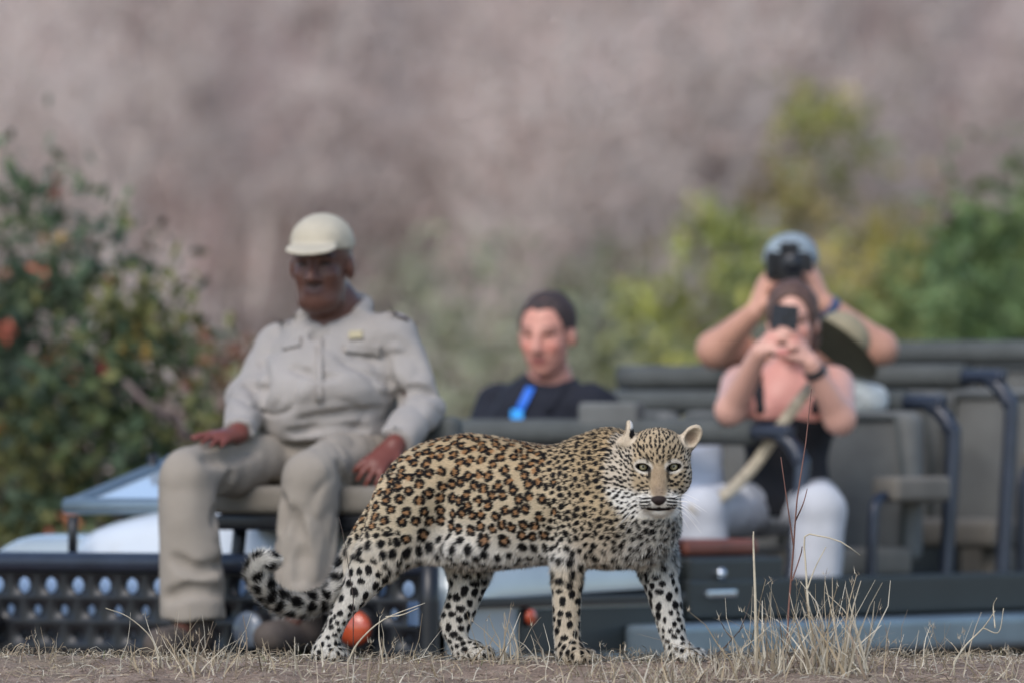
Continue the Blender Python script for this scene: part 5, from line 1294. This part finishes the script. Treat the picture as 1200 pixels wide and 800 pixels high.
T('low straw tuft beside the middle of the bank', 140, 24.6, 14, .07, .08, 17, .5)
def litter():
    g = np.random.default_rng(77); V = []; Fc = []; n = 5200
    for i in range(n):
        Y = g.uniform(24.1, 25.65); x = g.uniform(-1.36, 1.36); a = g.uniform(0, 6.28); L = .012+.06*g.random()**1.6; w = g.uniform(.0004, .0012); k = len(V)
        d = np.array([math.cos(a), math.sin(a)*.8, 0]); sd = np.array([-d[1], d[0], .9]); sd = unit(sd)*w; z0 = g.uniform(.001, .012); arch = g.uniform(.0, .022)*(g.random() < .5); tl = g.normal(0, .012)
        for s in range(4):
            t = s/3; q = np.array([x, Y, 0])+d*L*(t-.5); q[2] = float(0)
            V.append((q, sd, z0+arch*math.sin(math.pi*t)+tl*t)); 
        Fc += [(2*(k+s), 2*(k+s)+1, 2*(k+s)+3, 2*(k+s)+2) for s in range(3)]
    q = np.array([v[0] for v in V]); sd = np.array([v[1] for v in V]); z = np.array([v[2] for v in V]); q[:, 2] = gz(q[:, 0], q[:, 1])+np.maximum(z, .001)
    VV = np.stack([q-sd, q+sd], 1).reshape(-1, 3)
    o = strip_obj('straw_litter', VV, Fc, 3, g); o['kind'] = 'stuff'; o['label'] = 'loose broken straw scattered over the bank'; o['category'] = 'straw'
    # short green sprouts and stubble
    V, Fc = [], []
    for i in range(380):
        x = g.uniform(-1.36, 1.36); Y = g.uniform(24.2, 25.6); v_, f_, _ = blades(g, (x, Y), 1, g.uniform(.015, .05), .5, .002, .0012, .5, 3); k = len(V); V += v_; Fc += [tuple(a+k for a in f) for f in f_]
    o = strip_obj('stubble', V, Fc, 3, g, pal=((110, 122, 70), (150, 140, 96), (178, 160, 126), (96, 110, 64), (190, 176, 140))); o['kind'] = 'stuff'; o['label'] = 'short stubble and green sprouts on the bank'; o['category'] = 'stubble'
litter()
def stones():
    g = np.random.default_rng(9); V = []; Fc = []
    bm = bmesh.new(); bmesh.ops.create_icosphere(bm, subdivisions=1, radius=1); v0 = np.array([v.co[:] for v in bm.verts]); f0 = np.array([[v.index for v in f.verts] for f in bm.faces]); bm.free()
    for i in range(2600):
        x, Y = g.uniform(-1.36, 1.36), g.uniform(24.1, 25.6); r = .0025+.006*g.random()**3
        v = v0*(1+g.normal(0, .18, (len(v0), 1)))*r*np.array([1.2, 1, .7])+np.array([x, Y, float(gz(x, Y))+r*.2]); Fc.append(f0+len(V)*len(v0)); V.append(v)
    o = link('pebbles', npmesh('pebbles', np.concatenate(V), np.concatenate(Fc), True), material('earth_clod', srgb(132, 116, 104), .95, var=.35, scale=40)); o['kind'] = 'stuff'; o['label'] = 'small clods and pebbles on the bank'; o['category'] = 'pebbles'
stones()
def twig(label, Y, lines, mat, r0=.0032, px0=None):
    b = P(lines[0][0][0], lines[0][0][1], Y); t = thing('dry_twig', label, 'twig', (b[0], Y, float(gz(b[0], Y))), 0)
    for i, ln in enumerate(lines):
        pts = bezier([P(px, py, Y+.02*math.sin(px)) for px, py in ln], 14); 
        if i == 0: pts = np.vstack([[pts[0][0], pts[0][1], float(gz(pts[0][0], Y))-.02], pts])
        link('stem' if i == 0 else 'side_shoot', tube_mesh('twig_stem', pts, np.linspace(r0*(1 if i == 0 else .6), r0*.35, len(pts)), 6), mat, t)
red = material('red_brown_twig', srgb(110, 78, 68), .8, var=.2, scale=30); straw = material('pale_straw_stem', srgb(182, 172, 150), .8, var=.2, scale=30); grey = material('grey_dark_twig', srgb(70, 60, 54), .85, var=.2, scale=30)
twig('slender reddish branching twig rising from the tall grass', 24.75, [[(922, 775), (924, 715), (930, 640), (934, 585), (944, 520), (951, 455)], [(930, 640), (922, 585), (915, 535)], [(932, 610), (941, 590), (946, 572)], [(928, 680), (938, 650), (940, 640)]], red, .0036)
twig('bent pale grass stalk drooping over the tall clump', 24.6, [[(955, 775), (948, 720), (944, 660), (943, 628), (958, 627), (985, 634), (1008, 650)], [(946, 690), (955, 665), (968, 640)]], straw, .0036)
twig('thick pale broken stalk beside the reddish twig', 24.55, [[(886, 770), (885, 700), (883, 640), (883, 622)]], straw, .0050)
twig('small dark forked twig ahead of the leopard paw', 24.6, [[(840, 768), (858, 748), (872, 732)], [(858, 748), (850, 738), (842, 722)], [(866, 740), (874, 720), (880, 700)]], grey, .0026)
twig('thin bare stalk leaning before the guide boots', 24.6, [[(186, 770), (176, 745), (150, 722), (124, 712)]], straw, .0022)
twig('long slanting straw stalk behind the leopard hind paw', 24.5, [[(408, 775), (420, 752), (450, 725), (498, 706)], [(452, 722), (470, 720), (490, 712)]], straw, .0030)
twig('lone thin dark stalk in front of the guide knee', 24.8, [[(414, 700), (408, 660), (402, 625), (397, 605)]], grey, .0014)
twig('grey forked stalk near the far end of the bank', 24.6, [[(1118, 775), (1132, 755), (1152, 735), (1166, 715)], [(1166, 735), (1164, 710), (1168, 700)], [(1152, 735), (1170, 740), (1176, 712)]], straw, .0030)
